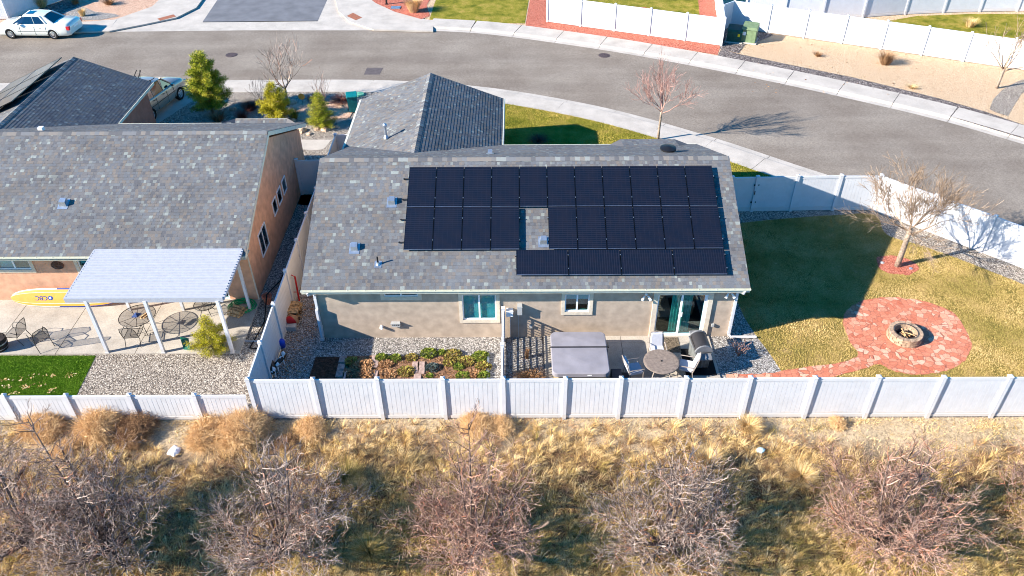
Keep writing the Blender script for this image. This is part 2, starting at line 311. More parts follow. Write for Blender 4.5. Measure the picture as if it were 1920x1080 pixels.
# ------------------------------------------------------------------ mesh builder
class MB:
    def __init__(s): s.v = []; s.f = []; s.mi = []; s.rn = []
    def add(s, vs, fs, mi=0, rn=0.0):
        o = len(s.v); s.v.extend(vs)
        for f in fs: s.f.append(tuple(i+o for i in f)); s.mi.append(mi); s.rn.append(rn)
    def box(s, x0, x1, y0, y1, z0, z1, mi=0, rn=0.0):
        s.add([(x0, y0, z0), (x1, y0, z0), (x1, y1, z0), (x0, y1, z0), (x0, y0, z1), (x1, y0, z1), (x1, y1, z1), (x0, y1, z1)],
              [(0, 3, 2, 1), (4, 5, 6, 7), (0, 1, 5, 4), (1, 2, 6, 5), (2, 3, 7, 6), (3, 0, 4, 7)], mi, rn); return s
    def bbox(s, x0, x1, y0, y1, z0, z1, b=.02, mi=0):
        """box with bevelled vertical and top edges"""
        def ring(i, z): return [(x0+i+b, y0+i, z), (x1-i-b, y0+i, z), (x1-i, y0+i+b, z), (x1-i, y1-i-b, z), (x1-i-b, y1-i, z), (x0+i+b, y1-i, z), (x0+i, y1-i-b, z), (x0+i, y0+i+b, z)]
        vs = ring(0, z0)+ring(0, z1-b)+ring(b*.7, z1); fs = []
        for k in (0, 8):
            for i in range(8): fs.append((k+i, k+(i+1) % 8, k+8+(i+1) % 8, k+8+i))
        fs.append(tuple(range(16, 24))); fs.append(tuple(range(7, -1, -1))); s.add(vs, fs, mi); return s
    def prism(s, poly, z0, z1, mi=0):
        n = len(poly); ar = sum(poly[i][0]*poly[(i+1) % n][1]-poly[(i+1) % n][0]*poly[i][1] for i in range(n))
        if ar < 0: poly = poly[::-1]
        f0 = (lambda p: z0(p) if callable(z0) else z0); f1 = (lambda p: z1(p) if callable(z1) else z1)
        vs = [(p[0], p[1], f0(p)) for p in poly]+[(p[0], p[1], f1(p)) for p in poly]
        tr = tessellate_polygon([[Vector((p[0], p[1], 0)) for p in poly]])
        fs = [(i, (i+1) % n, n+(i+1) % n, n+i) for i in range(n)]
        for t in tr:
            a, b, c = t; A, B, C_ = poly[a], poly[b], poly[c]
            if (B[0]-A[0])*(C_[1]-A[1])-(C_[0]-A[0])*(B[1]-A[1]) < 0: a, c = c, a
            fs.append((n+a, n+b, n+c)); fs.append((c, b, a))
        s.add(vs, fs, mi); return s
    def tube(s, pts, r, n=6, mi=0, rn=0.0, cap=True):
        P = [np.array(p, float) for p in pts]; rr = r if isinstance(r, (list, tuple)) else [r]*len(P)
        d = P[-1]-P[0]; ref = np.array((0, 0, 1.)) if abs(d[2]) < .8*np.linalg.norm(d)+1e-9 else np.array((1., 0, 0))
        vs = []
        for i, p in enumerate(P):
            t = P[min(i+1, len(P)-1)]-P[max(i-1, 0)]; t /= np.linalg.norm(t)+1e-9
            a = np.cross(t, ref); a /= np.linalg.norm(a)+1e-9; b = np.cross(t, a)
            for k in range(n):
                q = p+rr[i]*(a*math.cos(2*math.pi*k/n)+b*math.sin(2*math.pi*k/n)); vs.append(tuple(q))
        fs = [(i*n+k, (i+1)*n+k, (i+1)*n+(k+1) % n, i*n+(k+1) % n) for i in range(len(P)-1) for k in range(n)]
        if cap: fs += [tuple(range(n)), tuple(range(len(vs)-1, len(vs)-1-n, -1))]
        s.add(vs, fs, mi, rn); return s
    def lathe(s, c, prof, n=24, mi=0, axis='z', a0=0, a1=2*math.pi, sy=1.0):
        full = abs(a1-a0-2*math.pi) < 1e-6; m = n if full else n+1; vs = []
        for r, h in prof:
            for k in range(m):
                a = a0+(a1-a0)*k/n; x, y = r*math.cos(a), r*math.sin(a)*sy
                vs.append({'z': (c[0]+x, c[1]+y, c[2]+h), 'x': (c[0]+h, c[1]+x, c[2]+y), 'y': (c[0]+x, c[1]+h, c[2]+y)}[axis])
        fs = []
        for i in range(len(prof)-1):
            for k in range(n):
                k2 = (k+1) % m; fs.append((i*m+k, i*m+k2, (i+1)*m+k2, (i+1)*m+k))
        s.add(vs, fs, mi); return s
    def grid(s, rows, mi=0, close=False, rn=0.0):
        """skin through rows of points"""
        n = len(rows[0]); vs = [tuple(p) for r in rows for p in r]
        fs = [(i*n+k, i*n+(k+1) % n, (i+1)*n+(k+1) % n, (i+1)*n+k) for i in range(len(rows)-1) for k in range(n if close else n-1)]
        s.add(vs, fs, mi, rn); return s
    def build(s, name, mats, parent=None, local=False, smooth=False, label=None, kind=None):
        if not isinstance(mats, (list, tuple)): mats = [mats]
        off = np.zeros(3)
        if parent is not None and not local:
            q = parent
            while q is not None: off += np.array(q.location); q = q.parent
        me = bpy.data.meshes.new(name)
        v = np.array(s.v, float)-off
        me.from_pydata(v.tolist(), [], s.f)
        for m in mats: me.materials.append(M[m] if isinstance(m, str) else m)
        if len(mats) > 1: me.polygons.foreach_set('material_index', s.mi)
        if any(s.rn):
            a = me.attributes.new('rnd', 'FLOAT', 'FACE'); a.data.foreach_set('value', np.array(s.rn, dtype=np.float32))
        if smooth: me.polygons.foreach_set('use_smooth', [True]*len(me.polygons))
        me.update()
        o = bpy.data.objects.new(name, me); col.objects.link(o)
        if parent is not None: o.parent = parent
        if label: o['label'] = label
        if kind: o['kind'] = kind
        return o
def tag(o, label, cat, group=None, kind=None):
    o['label'] = label; o['category'] = cat
    if group: o['group'] = group
    if kind: o['kind'] = kind
    return o
def thing(name, label, cat, loc=(0, 0, 0), rz=0, group=None):
    o = bpy.data.objects.new(name, None); o.empty_display_size = .2; col.objects.link(o)
    o.location = (loc[0], loc[1], loc[2] if len(loc) > 2 else 0); o.rotation_euler = (0, 0, rz)
    return tag(o, label, cat, group)
def copytree(o, loc=None, rz=None, label=None, parent=None):
    c = o.copy(); col.objects.link(c)
    if parent is not None: c.parent = parent
    if loc is not None: c.location = (loc[0], loc[1], loc[2] if len(loc) > 2 else 0)
    if rz is not None: c.rotation_euler = (0, 0, rz)
    if label: c['label'] = label
    for ch in list(o.children): copytree(ch, parent=c)
    return c
def smooth_line(pts, n=8):
    P = [np.array(p, float) for p in pts]; P = [2*P[0]-P[1]]+P+[2*P[-1]-P[-2]]; out = []
    for i in range(1, len(P)-2):
        for k in range(n):
            t = k/n; out.append(.5*((2*P[i])+(-P[i-1]+P[i+1])*t+(2*P[i-1]-5*P[i]+4*P[i+1]-P[i+2])*t*t+(-P[i-1]+3*P[i]-3*P[i+1]+P[i+2])*t**3))
    out.append(P[-2]); return out
def offset(line, d):
    out = []
    for i, p in enumerate(line):
        t = line[min(i+1, len(line)-1)]-line[max(i-1, 0)]; t = t/np.linalg.norm(t); out.append(p+np.array((-t[1], t[0]))*d)
    return out
def px(pts, z=0): return [G(u, v, z) for u, v in pts]
def sheet(name, poly, z, mat, kind='structure', th=.0):
    """one flat ground surface, its outline in metres"""
    m = MB(); n = len(poly)
    ar = sum(poly[i][0]*poly[(i+1) % n][1]-poly[(i+1) % n][0]*poly[i][1] for i in range(n))
    if ar < 0: poly = poly[::-1]
    tr = tessellate_polygon([[Vector((p[0], p[1], 0)) for p in poly]]); fs = []
    for a, b, c in tr:
        A, B, C_ = poly[a], poly[b], poly[c]
        if (B[0]-A[0])*(C_[1]-A[1])-(C_[0]-A[0])*(B[1]-A[1]) < 0: a, c = c, a
        fs.append((a, b, c))
    vs = [(p[0], p[1], z) for p in poly]
    if th:
        vs += [(p[0], p[1], z-th) for p in poly]; fs += [(i, n+i, n+(i+1) % n, (i+1) % n) for i in range(n)]
    m.add(vs, fs); o = m.build(name, mat); o['kind'] = kind; return o
# ------------------------------------------------------------------ ground, roads, pavements
def W(u, v, Y=0.0):
    """point (x, z) of a wall standing at Y seen at photo position u,v"""
    d = (u-960)/F_PX*RT-(v-540)/F_PX*UP+FW; t = (Y-CAM[1])/d[1]; P = CAM+t*d; return float(P[0]), float(P[2])
rng = random.Random(7)
RZ = -.12
sheet('ground', [(-500, -400), (500, -400), (500, 500), (-500, 500)], -.9, 'field')
NC = smooth_line([(-70, 23.4)]+px([(0, 156), (250, 152), (480, 150), (700, 150), (850, 158), (945, 168), (1060, 187), (1180, 213), (1350, 262), (1520, 318)], RZ)+[(19.3, 8.9), (26, 2.9), (34, -5), (46, -18)])
FC = smooth_line(px([(800, 57), (900, 63), (1000, 75), (1150, 97), (1300, 124), (1450, 154), (1600, 187), (1760, 225), (1900, 265)], RZ)+[(33.5, 8.6), (42, 1), (52, -9)])
FCL = smooth_line([(-80, 31.6)]+px([(0, 66), (205, 59)], RZ))
rd = [tuple(p) for p in offset(NC, -.1)]+[tuple(p) for p in offset(FC, .1)[::-1]]+px([(700, 56), (600, 56), (400, 56), (205, 58)], RZ)+[(-80, 31.7)]
sheet('road', rd, RZ, 'asphalt')
sheet('side_street', px([(380, 41), (596, 39), (640, -60), (448, -60)], RZ), RZ+.008, 'sidestreet')
sheet('cross_gutter_pavement', px([(180, 60), (460, 57), (720, 57), (700, 40), (640, -60), (590, -60), (596, 40), (380, 42), (448, -60), (380, -60), (300, 30), (200, 46)], RZ), RZ+.004, 'walk')
def walk_strip(name, line, side, width=1.45, gut=.38, slab=3.05):
    """gutter, kerb and sidewalk slabs laid along a kerb line"""
    L_ = [0]
    for a, b in zip(line, line[1:]): L_.append(L_[-1]+np.linalg.norm(b-a))
    X = [p[0] for p in line]; Y = [p[1] for p in line]; s = 0; m = MB()
    T = L_[-1]
    while s < T-.5:
        e = min(s+slab-.025, T); ss = np.linspace(s, e, 5)
        pts = [np.array((np.interp(q, L_, X), np.interp(q, L_, Y))) for q in ss]
        of = [0, gut, gut+.13, gut+.2, gut+.2+width]; zz = [RZ+.006, RZ+.012, -.012, .004, .012]
        rows = []
        for d, z in zip(of, zz):
            o = []
            for i, p in enumerate(pts):
                t = pts[min(i+1, 4)]-pts[max(i-1, 0)]; t = t/np.linalg.norm(t); q = p+np.array((-t[1], t[0]))*d*side; o.append((q[0], q[1], z))
            rows.append(o)
        rows.append([(p[0], p[1], -.2) for p in rows[-1]])
        if side < 0: rows = rows[::-1]
        m.grid([r[::-1] for r in rows]); 
        for k in (0, -1): m.add([r[k] for r in rows], [tuple(range(len(rows)))])
        s += slab
    o = m.build(name, 'walk'); o['kind'] = 'structure'
walk_strip('near_sidewalk', NC, -1); walk_strip('far_sidewalk', FC, 1); walk_strip('far_west_sidewalk', FCL, 1)
nb = [tuple(p) for p in offset(NC, -1.95)]
sheet('near_block_ground', nb+[(46, -4.1), (-70, -4.1)] if nb[-1][1] > -4 else [p for p in nb if p[1] > -4]+[(32, -4.1), (-70, -4.1)], -.01, 'gravel_brown', th=.5)
# far side of the street
corner_l = px([(0, 64), (120, 61), (205, 58), (262, 47), (330, 33), (368, 14), (400, -30), (340, -40), (285, 12), (205, 40), (100, 44), (0, 48)])
corner_r = px([(812, 58), (700, 55), (655, 40), (634, 20), (622, -30), (700, -30), (690, -5), (705, 6), (740, 22), (780, 33), (812, 38)])
sheet('far_corner_pavement', corner_l, .0, 'walk', th=.1); sheet('far_east_corner_pavement', corner_r, .0, 'walk', th=.1)
for q in ([(295, 35), (325, 27), (330, 31), (300, 39)], [(650, 30), (662, 24), (679, 33), (667, 38)]): sheet('tactile_paving', px(q), .006, 'warnpad')
fb = [tuple(p) for p in offset(FC, 2.0)]
sheet('far_block_ground', fb+[(60, 60), (-10, 60)]+px([(700, -40), (700, 4), (740, 21), (785, 33)]), -.01, 'tangravel', th=.3)
sheet('far_west_block_ground', [(-80, 33.5)]+px([(0, 48), (100, 44), (205, 40), (285, 12), (350, -40)])+[(-30, 60), (-80, 60)], -.01, 'pinkgravel', th=.3)
# slabs lines across corner pavements
fl = offset(FC, 1.96)
sheet('far_front_lawn', px([(805, 37), (900, 42), (984, 44), (998, -40), (835, -40), (815, 5)]), .002, 'lawn_front')
sheet('red_gravel_bed', px([(985, 50), (1020, 54), (1200, 79), (1345, 103), (1352, 84), (1352, 30), (1350, -40), (1000, -40)]), .004, 'redgravel')
sheet('red_gravel_corner', px([(690, -5), (705, 6), (740, 22), (790, 36), (806, 30), (800, 10), (830, -40), (700, -40)]), .006, 'redgravel')
sheet('far_side_lawn', px([(1040, 2), (1210, 14), (1312, 32), (1308, -10), (1290, -40), (1040, -40)]), .008, 'lawn_front')
sheet('back_yard_lawn', px([(1650, 42), (1720, 30), (1830, 26), (1930, 27), (2000, 60), (2000, 110), (1800, 70)]), .008, 'lawn_front')
sheet('river_gravel_strip', px([(1352, 92), (1385, 101), (1480, 121), (1600, 145), (1760, 184), (1850, 210), (1925, 236), (1960, 252), (1960, 272), (1800, 224), (1600, 163), (1440, 126), (1345, 106)]), .002, 'rivergravel')
sheet('utility_gravel', px([(1350, 92), (1385, 100), (1397, 84), (1425, 76), (1450, 66), (1430, 50), (1352, 40)]), .006, 'rivergravel')
sheet('gravel_swale', px([(1855, 205), (1862, 186), (1880, 168), (1905, 154), (1940, 140), (1960, 150), (1915, 176), (1900, 200), (1890, 218), (1870, 212)]), .006, 'gravel_brown')
sheet('river_rocks_west', px([(118, 24), (150, 10), (178, 22), (215, 26), (225, 30), (190, 37), (150, 38)]), .004, 'gravel')
sheet('shaded_mulch_west', px([(30, 36), (120, 30), (150, 10), (120, -20), (50, -20)]), .002, 'rivergravel')
# near block surfaces
lf = [tuple(p) for p in offset(NC, -2.0)]
front_edge = [p for p in lf if -1.3 < p[0] < 15.6]
sheet('front_lawn', [(-.9, 9)]+[(-.9, front_edge[0][1])]+front_edge+[(15.6, 8.75)], .002, 'lawn_front')
sheet('front_gravel', [(-20.2, 11)]+[(-20.2, 21.6)]+[p for p in lf if -20 < p[0] < -7.9]+[(-7.9, 9)], .002, 'gravel_brown')
sheet('pink_gravel_mound', px([(540, 205), (560, 192), (590, 180), (640, 188), (668, 200), (655, 222), (600, 224), (560, 226)]), .03, 'pinkgravel')
sheet('driveway', px([(296, 232), (345, 200), (385, 172), (345, 172), (300, 180), (240, 190), (180, 232)]), .004, 'walk')
sheet('front_walkway', px([(563, 280), (592, 282), (607, 279), (622, 262), (560, 262)]), .006, 'walk')
sheet('side_yard_gravel', [(-10.6, -4.05), (-7.6, -4.05), (-7.6, 10.3), (-10.6, 10.3)], .002, 'gravel')
sheet('back_gravel', [(-7.6, -4.05), (.7, -4.05), (.7, .1), (-7.6, .1)], .002, 'gravel')
lawn_edge = px([(1388, 545), (1398, 600), (1412, 640), (1425, 665), (1440, 690)])
sheet('right_gravel', [(6.9, -4.05), (9.2, -4.05), (9.6, .5), (9.4, 8.7), (6.9, 8.7)], .002, 'gravel')
rl = smooth_line(lawn_edge+[(9.3, -2.6), (9.3, -4.05)])
sheet('back_lawn', [tuple(p) for p in smooth_line([(9.3, -4.05), (9.25, -2.3), (9.0, -.9), (8.7, .3), (8.5, 2), (8.5, 6.9)])]+[tuple(p) for p in smooth_line(px([(1392, 418), (1450, 412), (1560, 404), (1640, 403)])+[(16.1, 6.7), (17.6, 5.6), (20.2, 3.2), (24, -.8), (27, -4.05)])], .006, 'lawn')
sheet('fence_gravel_strip', px([(1385, 430), (1385, 385), (1640, 378)])+[(16.3, 8.9), (21.5, 3.4), (28.5, -4.05), (26, -4.05)]+px([(1640, 420)]), .004, 'gravel_brown')
PX0, PX1 = .75, 6.95
pm = MB()
for a, b in ((PX0, 3.62), (3.635, PX1)):
    for c, d in ((-4.0, -.42), (-.405, -.01)): pm.box(a, b, c, d, -.05, .06)
o = pm.build('patio_slab', 'patio'); o['kind'] = 'structure'
# neighbour's ground
sheet('neighbour_gravel', [(-16.4, -4.05), (-9.2, -4.05), (-9.2, 2.3), (-16.4, 2.3)], .004, 'gravel_brown')
sheet('neighbour_turf', px([(-200, 667), (180, 667), (143, 742)])+[(-15.75, -4.05), (-30, -4.05)], .012, 'turf')
pm = MB(); xs = [-40, -22.0, -19.1, -15.95, -13.15, -10.55]
xs2 = [-40]+[G(u, 640)[0] for u in (-140, 55, 270)]+[-10.5]
for a, b in ((-40, -19.8), (-19.79, -17.35), (-17.34, -14.4), (-14.39, -10.5)): pm.box(a, b-.012, -.88, 2.35, -.1, .05)
o = pm.build('neighbour_patio_slab', 'patio'); o['kind'] = 'structure'
# field
def fz(x, y):
    return -.03-.10*max(0, -4.6-y)+.07*math.sin(x*1.3+y*.9)*min(1, max(0, (-4.4-y)/1.2))+.05*math.sin(x*3.1-y*2.3)*min(1, max(0, (-4.3-y)))
fm = MB(); nx, ny = 260, 70
rows = []
for j in range(ny+1):
    y = -3.95-(j/ny)**1.3*22; rows.append([(-45+90*i/nx, y, fz(-45+90*i/nx, y)+rng.uniform(-.015, .015)*(j > 2)) for i in range(nx+1)])
fm.grid([r[::-1] for r in rows]); o = fm.build('field', 'field', smooth=True); o['kind'] = 'structure'
# manholes and patch
def disc(name, c, r, z, label, cat):
    m = MB(); m.lathe((c[0], c[1], z), [(0, .012), (r*.86, .012), (r*.87, .004), (r*.92, .004), (r*.93, .014), (r, .012), (r, -.02)], 32)
    for k in range(-4, 5):
        h = math.sqrt(max(0, .8-(k/5)**2))*r*.85; m.box(c[0]-h, c[0]+h, c[1]+k*r*.17-.01, c[1]+k*r*.17+.01, z, z+.018)
    return tag(m.build(name, 'iron'), label, cat)
disc('manhole_cover', G(434, 103, RZ), .38, RZ, 'round iron manhole cover in the road above the bushy pine', 'manhole cover')
disc('manhole_cover', G(1133, 104, RZ), .38, RZ, 'round iron manhole cover near the far kerb left of the bare street tree', 'manhole cover')
o = sheet('asphalt_patch', px([(688, 127), (719, 127), (712, 140), (682, 140)], RZ), RZ+.005, 'patch')
# ------------------------------------------------------------------ houses
SL = .43; CS = math.cos(math.atan(SL)); SN = math.sin(math.atan(SL))
def roof_plane(mb, O, U, V, span, vlen, cut=None, seed=0, tt=(.006, .006, .011)):
    """courses of shingle tabs; span(v) gives the left and right end of a course"""
    r = random.Random(seed); O, U, V = np.array(O, float), np.array(U, float), np.array(V, float); n = np.cross(U, V); n /= np.linalg.norm(n)
    e = .14; k = 0; v = 0
    while v < vlen-1e-6:
        v1 = min(v+e, vlen); a, b = span((v+v1)/2); u = a-r.uniform(0, .2)
        while u < b:
            wd = r.choice((.08, .1, .12, .14, .16)); u1 = min(u+wd, b); ua = max(u, a); t = r.choice(tt); u = u+wd
            if u1-ua < .01: continue
            p = lambda uu, vv, hh: tuple(O+U*uu+V*vv+n*hh)
            mb.add([p(ua, v-.004, t), p(u1, v-.004, t), p(u1, v1, .0015), p(ua, v1, .0015), p(ua, v-.004, -.01), p(u1, v-.004, -.01)],
                   [(0, 1, 2, 3), (4, 5, 1, 0), (0, 3, 4), (1, 5, 2)], 0, r.uniform(.001, 1))
        v = v1
def cap_run(mb, A, B, seed=3, wdt=.16, sl=SL):
    """ridge caps from A to B, ridge running level"""
    r = random.Random(seed); A, B = np.array(A, float), np.array(B, float); d = B-A; Ln = np.linalg.norm(d); d /= Ln
    s = np.cross(d, (0, 0, 1)); s /= np.linalg.norm(s); k = 0; x = 0
    while x < Ln:
        x1 = min(x+.19, Ln); rn = r.uniform(.001, 1)
        def p(xx, sd, h): return tuple(A+d*xx+s*sd*wdt+np.array((0, 0, h-abs(sd)*wdt*sl)))
        mb.add([p(x, -1, .02), p(x, 0, .035), p(x, 1, .02), p(x1, -1, .012), p(x1, 0, .022), p(x1, 1, .012)], [(0, 1, 4, 3), (1, 2, 5, 4), (0, 2, 1)], 1, rn); x = x1
def gable_roof(name, parent, x0, x1, ye0, yr, ye1, ze, bump=None, seed=1):
    """roof with its ridge along X; returns ridge height"""
    zr = ze+(yr-ye0)*SL; mb = MB(); l0 = (yr-ye0)/CS; l1 = (ye1-yr)/CS
    roof_plane(mb, (x0, ye0, ze), (1, 0, 0), (0, CS, SN), lambda v: (0, x1-x0), l0, seed=seed)
    roof_plane(mb, (x1, ye1, ze), (-1, 0, 0), (0, -CS, SN), lambda v: (0, x1-x0), l1, seed=seed+1)
    cap_run(mb, (x0+.02, yr, zr), (x1-.02, yr, zr), seed)
    # deck
    t = .14; g = .012
    for s_, (a, b, za, zb) in enumerate(((ye0, yr, ze, zr), (yr, ye1, zr, ze))):
        mb.add([(x0+g, a, za-.012), (x1-g, a, za-.012), (x1-g, b, zb-.012), (x0+g, b, zb-.012), (x0+g, a, za-t), (x1-g, a, za-t), (x1-g, b, zb-t), (x0+g, b, zb-t)],
               [(0, 1, 2, 3), (7, 6, 5, 4), (0, 4, 5, 1), (1, 5, 6, 2), (3, 2, 6, 7), (0, 3, 7, 4)], 2)
    return mb, zr
def wing_roof(mb, xc, hw, y0, y1, ze, seed=5):
    """wing with its ridge along Y"""
    sl = .385; cs = math.cos(math.atan(sl)); sn = math.sin(math.atan(sl)); zr = ze+hw*sl; l = hw/cs
    roof_plane(mb, (xc-hw, y1, ze), (0, -1, 0), (cs, 0, sn), lambda v: (0, y1-y0), l, seed=seed)
    roof_plane(mb, (xc+hw, y0, ze), (0, 1, 0), (-cs, 0, sn), lambda v: (0, y1-y0), l, seed=seed+1, tt=(.009, .0095, .011))
    cap_run(mb, (xc, y0, zr), (xc, y1-.02, zr), seed, sl=.385)
    t = .14; g = .012
    for a, b, za, zb in ((xc-hw, xc, ze, zr), (xc, xc+hw, zr, ze)):
        mb.add([(a, y0, za-.012), (b, y0, zb-.012), (b, y1-g, zb-.012), (a, y1-g, za-.012), (a, y0, za-t), (b, y0, zb-t), (b, y1-g, zb-t), (a, y1-g, za-t)],
               [(0, 1, 2, 3), (7, 6, 5, 4), (0, 4, 5, 1), (1, 5, 6, 2), (3, 2, 6, 7), (0, 3, 7, 4)], 2)
    return zr
def wall_ops(mb, x0, x1, z0, z1, y, th, ops):
    """wall along X facing -Y with rectangular openings (xa, xb, za, zb)"""
    x = x0
    for a, b, c, d in sorted(ops):
        mb.box(x, a, y, y+th, z0, z1); mb.box(a, b, y, y+th, z0, c); mb.box(a, b, y, y+th, d, z1); x = b
    mb.box(x, x1, y, y+th, z0, z1)
def gable_tri(mb, x0, x1, ya, yr, yb, zb, zr):
    for x, y in ((x0, 0), (x1, 0)): pass
    v = [(x0, ya, zb), (x0, yr, zr), (x0, yb, zb), (x1, ya, zb), (x1, yr, zr), (x1, yb, zb)]
    mb.add(v, [(0, 1, 2), (5, 4, 3), (0, 3, 4, 1), (1, 4, 5, 2), (2, 5, 3, 0)])
def window(parent, a, b, c, d, Y, split='v', trim=.13, blind=0, blind_side=None, deep=.09):
    """a..b, c..d: opening; returns window part with its own pieces"""
    m = MB()
    for q in ((a, a+.045, c, d), (b-.045, b, c, d), (a+.045, b-.045, c, c+.05), (a+.045, b-.045, d-.045, d)): m.box(q[0], q[1], Y+.0, Y+.06, q[2], q[3])
    m.box((a+b)/2-.03, (a+b)/2+.03, Y+.012, Y+.055, c+.05, d-.045)
    f = m.build('window', 'frame', parent)
    g = MB(); g.box(a+.045, (a+b)/2-.03, Y+.03, Y+.036, c+.05, d-.045); g.box((a+b)/2+.03, b-.045, Y+.026, Y+.032, c+.05, d-.045); g.build('pane', 'glass', f)
    if trim:
        t = MB(); w_ = trim
        for q in ((a-w_, a, c-w_, d+w_), (b, b+w_, c-w_, d+w_), (a, b, c-w_, c), (a, b, d, d+w_)): t.box(q[0], q[1], Y-.045, Y-.001, q[2], q[3])
        t.build('trim', 'trim', f)
    if blind:
        bl = MB(); n = max(2, int((d-c)*blind/.05))
        xa, xb = (a+.05, b-.05) if blind_side is None else ((a+.05, (a+b)/2) if blind_side == 'l' else ((a+b)/2, b-.05))
        for k in range(n): z = d-.05-k*.05; bl.add([(xa, Y+.11, z), (xb, Y+.11, z), (xb, Y+.085, z-.054), (xa, Y+.085, z-.054)], [(3, 2, 1, 0)])
        bl.build('blind', 'blind', f)
    return f
EZ = 2.66
# ---- main house
house = thing('house', 'taupe stucco bungalow with grey shingle roof and solar panels, centre of the picture', 'house', (-7.61, 0, 0))
X0, X1 = -7.61, 7.71
wins = []
def wpx(u0, u1, v0, v1, top=None):
    a, z = W(u0, v1+.0); b, _ = W(u1, v1); _, d = W((u0+u1)/2, v0); return (a, b, z, top or d)
wA = wpx(720.5, 784, 545, 556, 2.28); wB = wpx(868.5, 931, 550, 599, 2.08); wC = wpx(1058.5, 1104, 549, 584, 2.08)
wD = (W(1224.5, 628)[0], W(1315.5, 628)[0], .09, 2.05)
mb = MB(); wall_ops(mb, X0, X1, 0, 2.62, 0, .2, [wA, wB, wC, wD])
mb.box(X0, X0+.2, .2, 9.75, 0, 2.62); mb.box(X1-.2, X1, .2, 9.75, 0, 2.62); mb.box(X0+.2, X1-.2, 9.55, 9.75, 0, 2.62)
gable_tri(mb, X0, X0+.15, 0, 4.87, 9.75, 2.62, 2.62+4.87*SL+.02); gable_tri(mb, X1-.15, X1, 0, 4.87, 9.75, 2.62, 2.62+4.87*SL+.02)
mb.box(-7.75, -7.55, 9.75, 14.7, 0, 2.62); mb.box(-1.45, -1.25, 9.75, 14.7, 0, 2.62); mb.box(-7.55, -1.45, 14.5, 14.7, 0, 2.62)
gx = [(-7.75, 14.5, 2.62), (-4.5, 14.5, 3.85), (-1.25, 14.5, 2.62), (-7.75, 14.7, 2.62), (-4.5, 14.7, 3.85), (-1.25, 14.7, 2.62)]
mb.add(gx, [(0, 1, 2), (5, 4, 3), (0, 3, 4, 1), (1, 4, 5, 2)])
mb.build('wall', 'stucco', house)
m = MB(); m.box(X0+.2, X1-.2, .2, 9.5, .0, .08); m.build('floor', 'carpet', house)
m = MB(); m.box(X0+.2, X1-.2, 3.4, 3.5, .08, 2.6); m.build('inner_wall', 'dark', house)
rb, zr = gable_roof('roof', house, -7.89, 7.97, -.45, 4.87, 10.19, EZ, seed=11)
wing_roof(rb, -4.5, 3.6, 6.0, 15.12, EZ, seed=21)
# low hipped porch behind the ridge
def porch(mb, xa, xb, ya, yb, zb):
    za = EZ+(10.19-ya)*SL; n = np.array((0, -(zb-za), (yb-ya))); Ln = math.hypot(yb-ya, zb-za)
    roof_plane(mb, (xb, yb, zb), (-1, 0, 0), (0, -(yb-ya)/Ln, (za-zb)/Ln), lambda v: (0, xb-xa), Ln, seed=31)
    for x, s in ((xa, -1), (xb, 1)):
        mb.add([(x, yb, zb-.1), (x, ya, za-.1), (x+s*.75, yb-.75, EZ+.02), (x, yb, zb+.004), (x, ya, za+.004), (x+s*.75, yb-.8, EZ+.08)], [(3, 4, 5) if s < 0 else (5, 4, 3), (0, 3, 5, 2)], 0, .3)
    mb.box(xa, xb, yb-.04, yb, zb-.15, zb-.005, 2)
porch(rb, G(1163, 261, EZ+.03)[0], G(1264, 261, EZ+.03)[0], 9.3, G(1200, 261, EZ+.03)[1], EZ+.03)
rf = rb.build('roof', ['shingle', 'ridgecap', 'fascia'], house)
def gutter(parent, x0, x1, y, z, name='gutter'):
    m = MB(); rows = []
    for dx in (x0, x1): rows.append([(dx, y-.002, z+.0), (dx, y-.002, z-.08), (dx, y-.05, z-.07), (dx, y-.07, z-.05), (dx, y-.07, z+.0), (dx, y-.062, z+.0), (dx, y-.062, z-.04), (dx, y-.045, z-.06), (dx, y-.012, z-.06), (dx, y-.012, z)])
    m.grid(rows[::-1], close=True)
    for x in (x0, x1-.004): m.box(x, x+.004, y-.065, y-.004, z-.07, z-.002)
    x = x0+.4
    while x < x1: m.box(x-.012, x+.012, y-.06, y-.012, z-.012, z-.006); x += .62
    return m.build(name, 'gutter', parent)
gutter(house, -7.9, 7.98, -.452, EZ-.005)
m = MB(); m.box(-7.88, 7.96, -.45, -.01, EZ-.19, EZ-.165); m.build('soffit', 'fascia', house)
def rake(parent, x, a, b, za, zb):
    m = MB(); m.add([(x, a, za-.2), (x+.022, a, za-.2), (x+.022, b, zb-.2), (x, b, zb-.2), (x, a, za-.016), (x+.022, a, za-.016), (x+.022, b, zb-.016), (x, b, zb-.016)], [(0, 3, 2, 1), (4, 5, 6, 7), (0, 1, 5, 4), (2, 3, 7, 6), (3, 0, 4, 7), (1, 2, 6, 5)]); m.build('rake_board', 'fascia', parent)
def boards(parent, name, mat, lst):
    for q in lst: m = MB(); m.box(*q); m.build(name, mat, parent)
for x in (-7.89, 7.95):
    rake(house, x, -.45, 4.87, EZ, EZ+5.32*SL); rake(house, x, 4.87, 10.19, EZ+5.32*SL, EZ)
boards(house, 'fascia', 'fascia', [(-7.86, 7.94, -.449, -.43, EZ-.165, EZ-.145), (-8.14, -8.1, 10.2, 15.12, EZ-.16, EZ+.015), (-.9, -.86, 10.2, 15.12, EZ-.16, EZ+.015), (-.86, 4.3, 10.19, 10.22, EZ-.16, EZ+.012), (7.2, 7.95, 10.19, 10.22, EZ-.16, EZ+.012)])
boards(house, 'garage_gutter', 'gutter', [(-8.2, -8.14, 9.9, 15.1, EZ-.1, EZ+.0), (-.86, -.83, 10.3, 15.1, EZ-.1, EZ+.0)])
window(house, *wA, 0, blind=.5); window(house, *wB, 0, blind=1.0); window(house, *wC, 0, blind=.35)
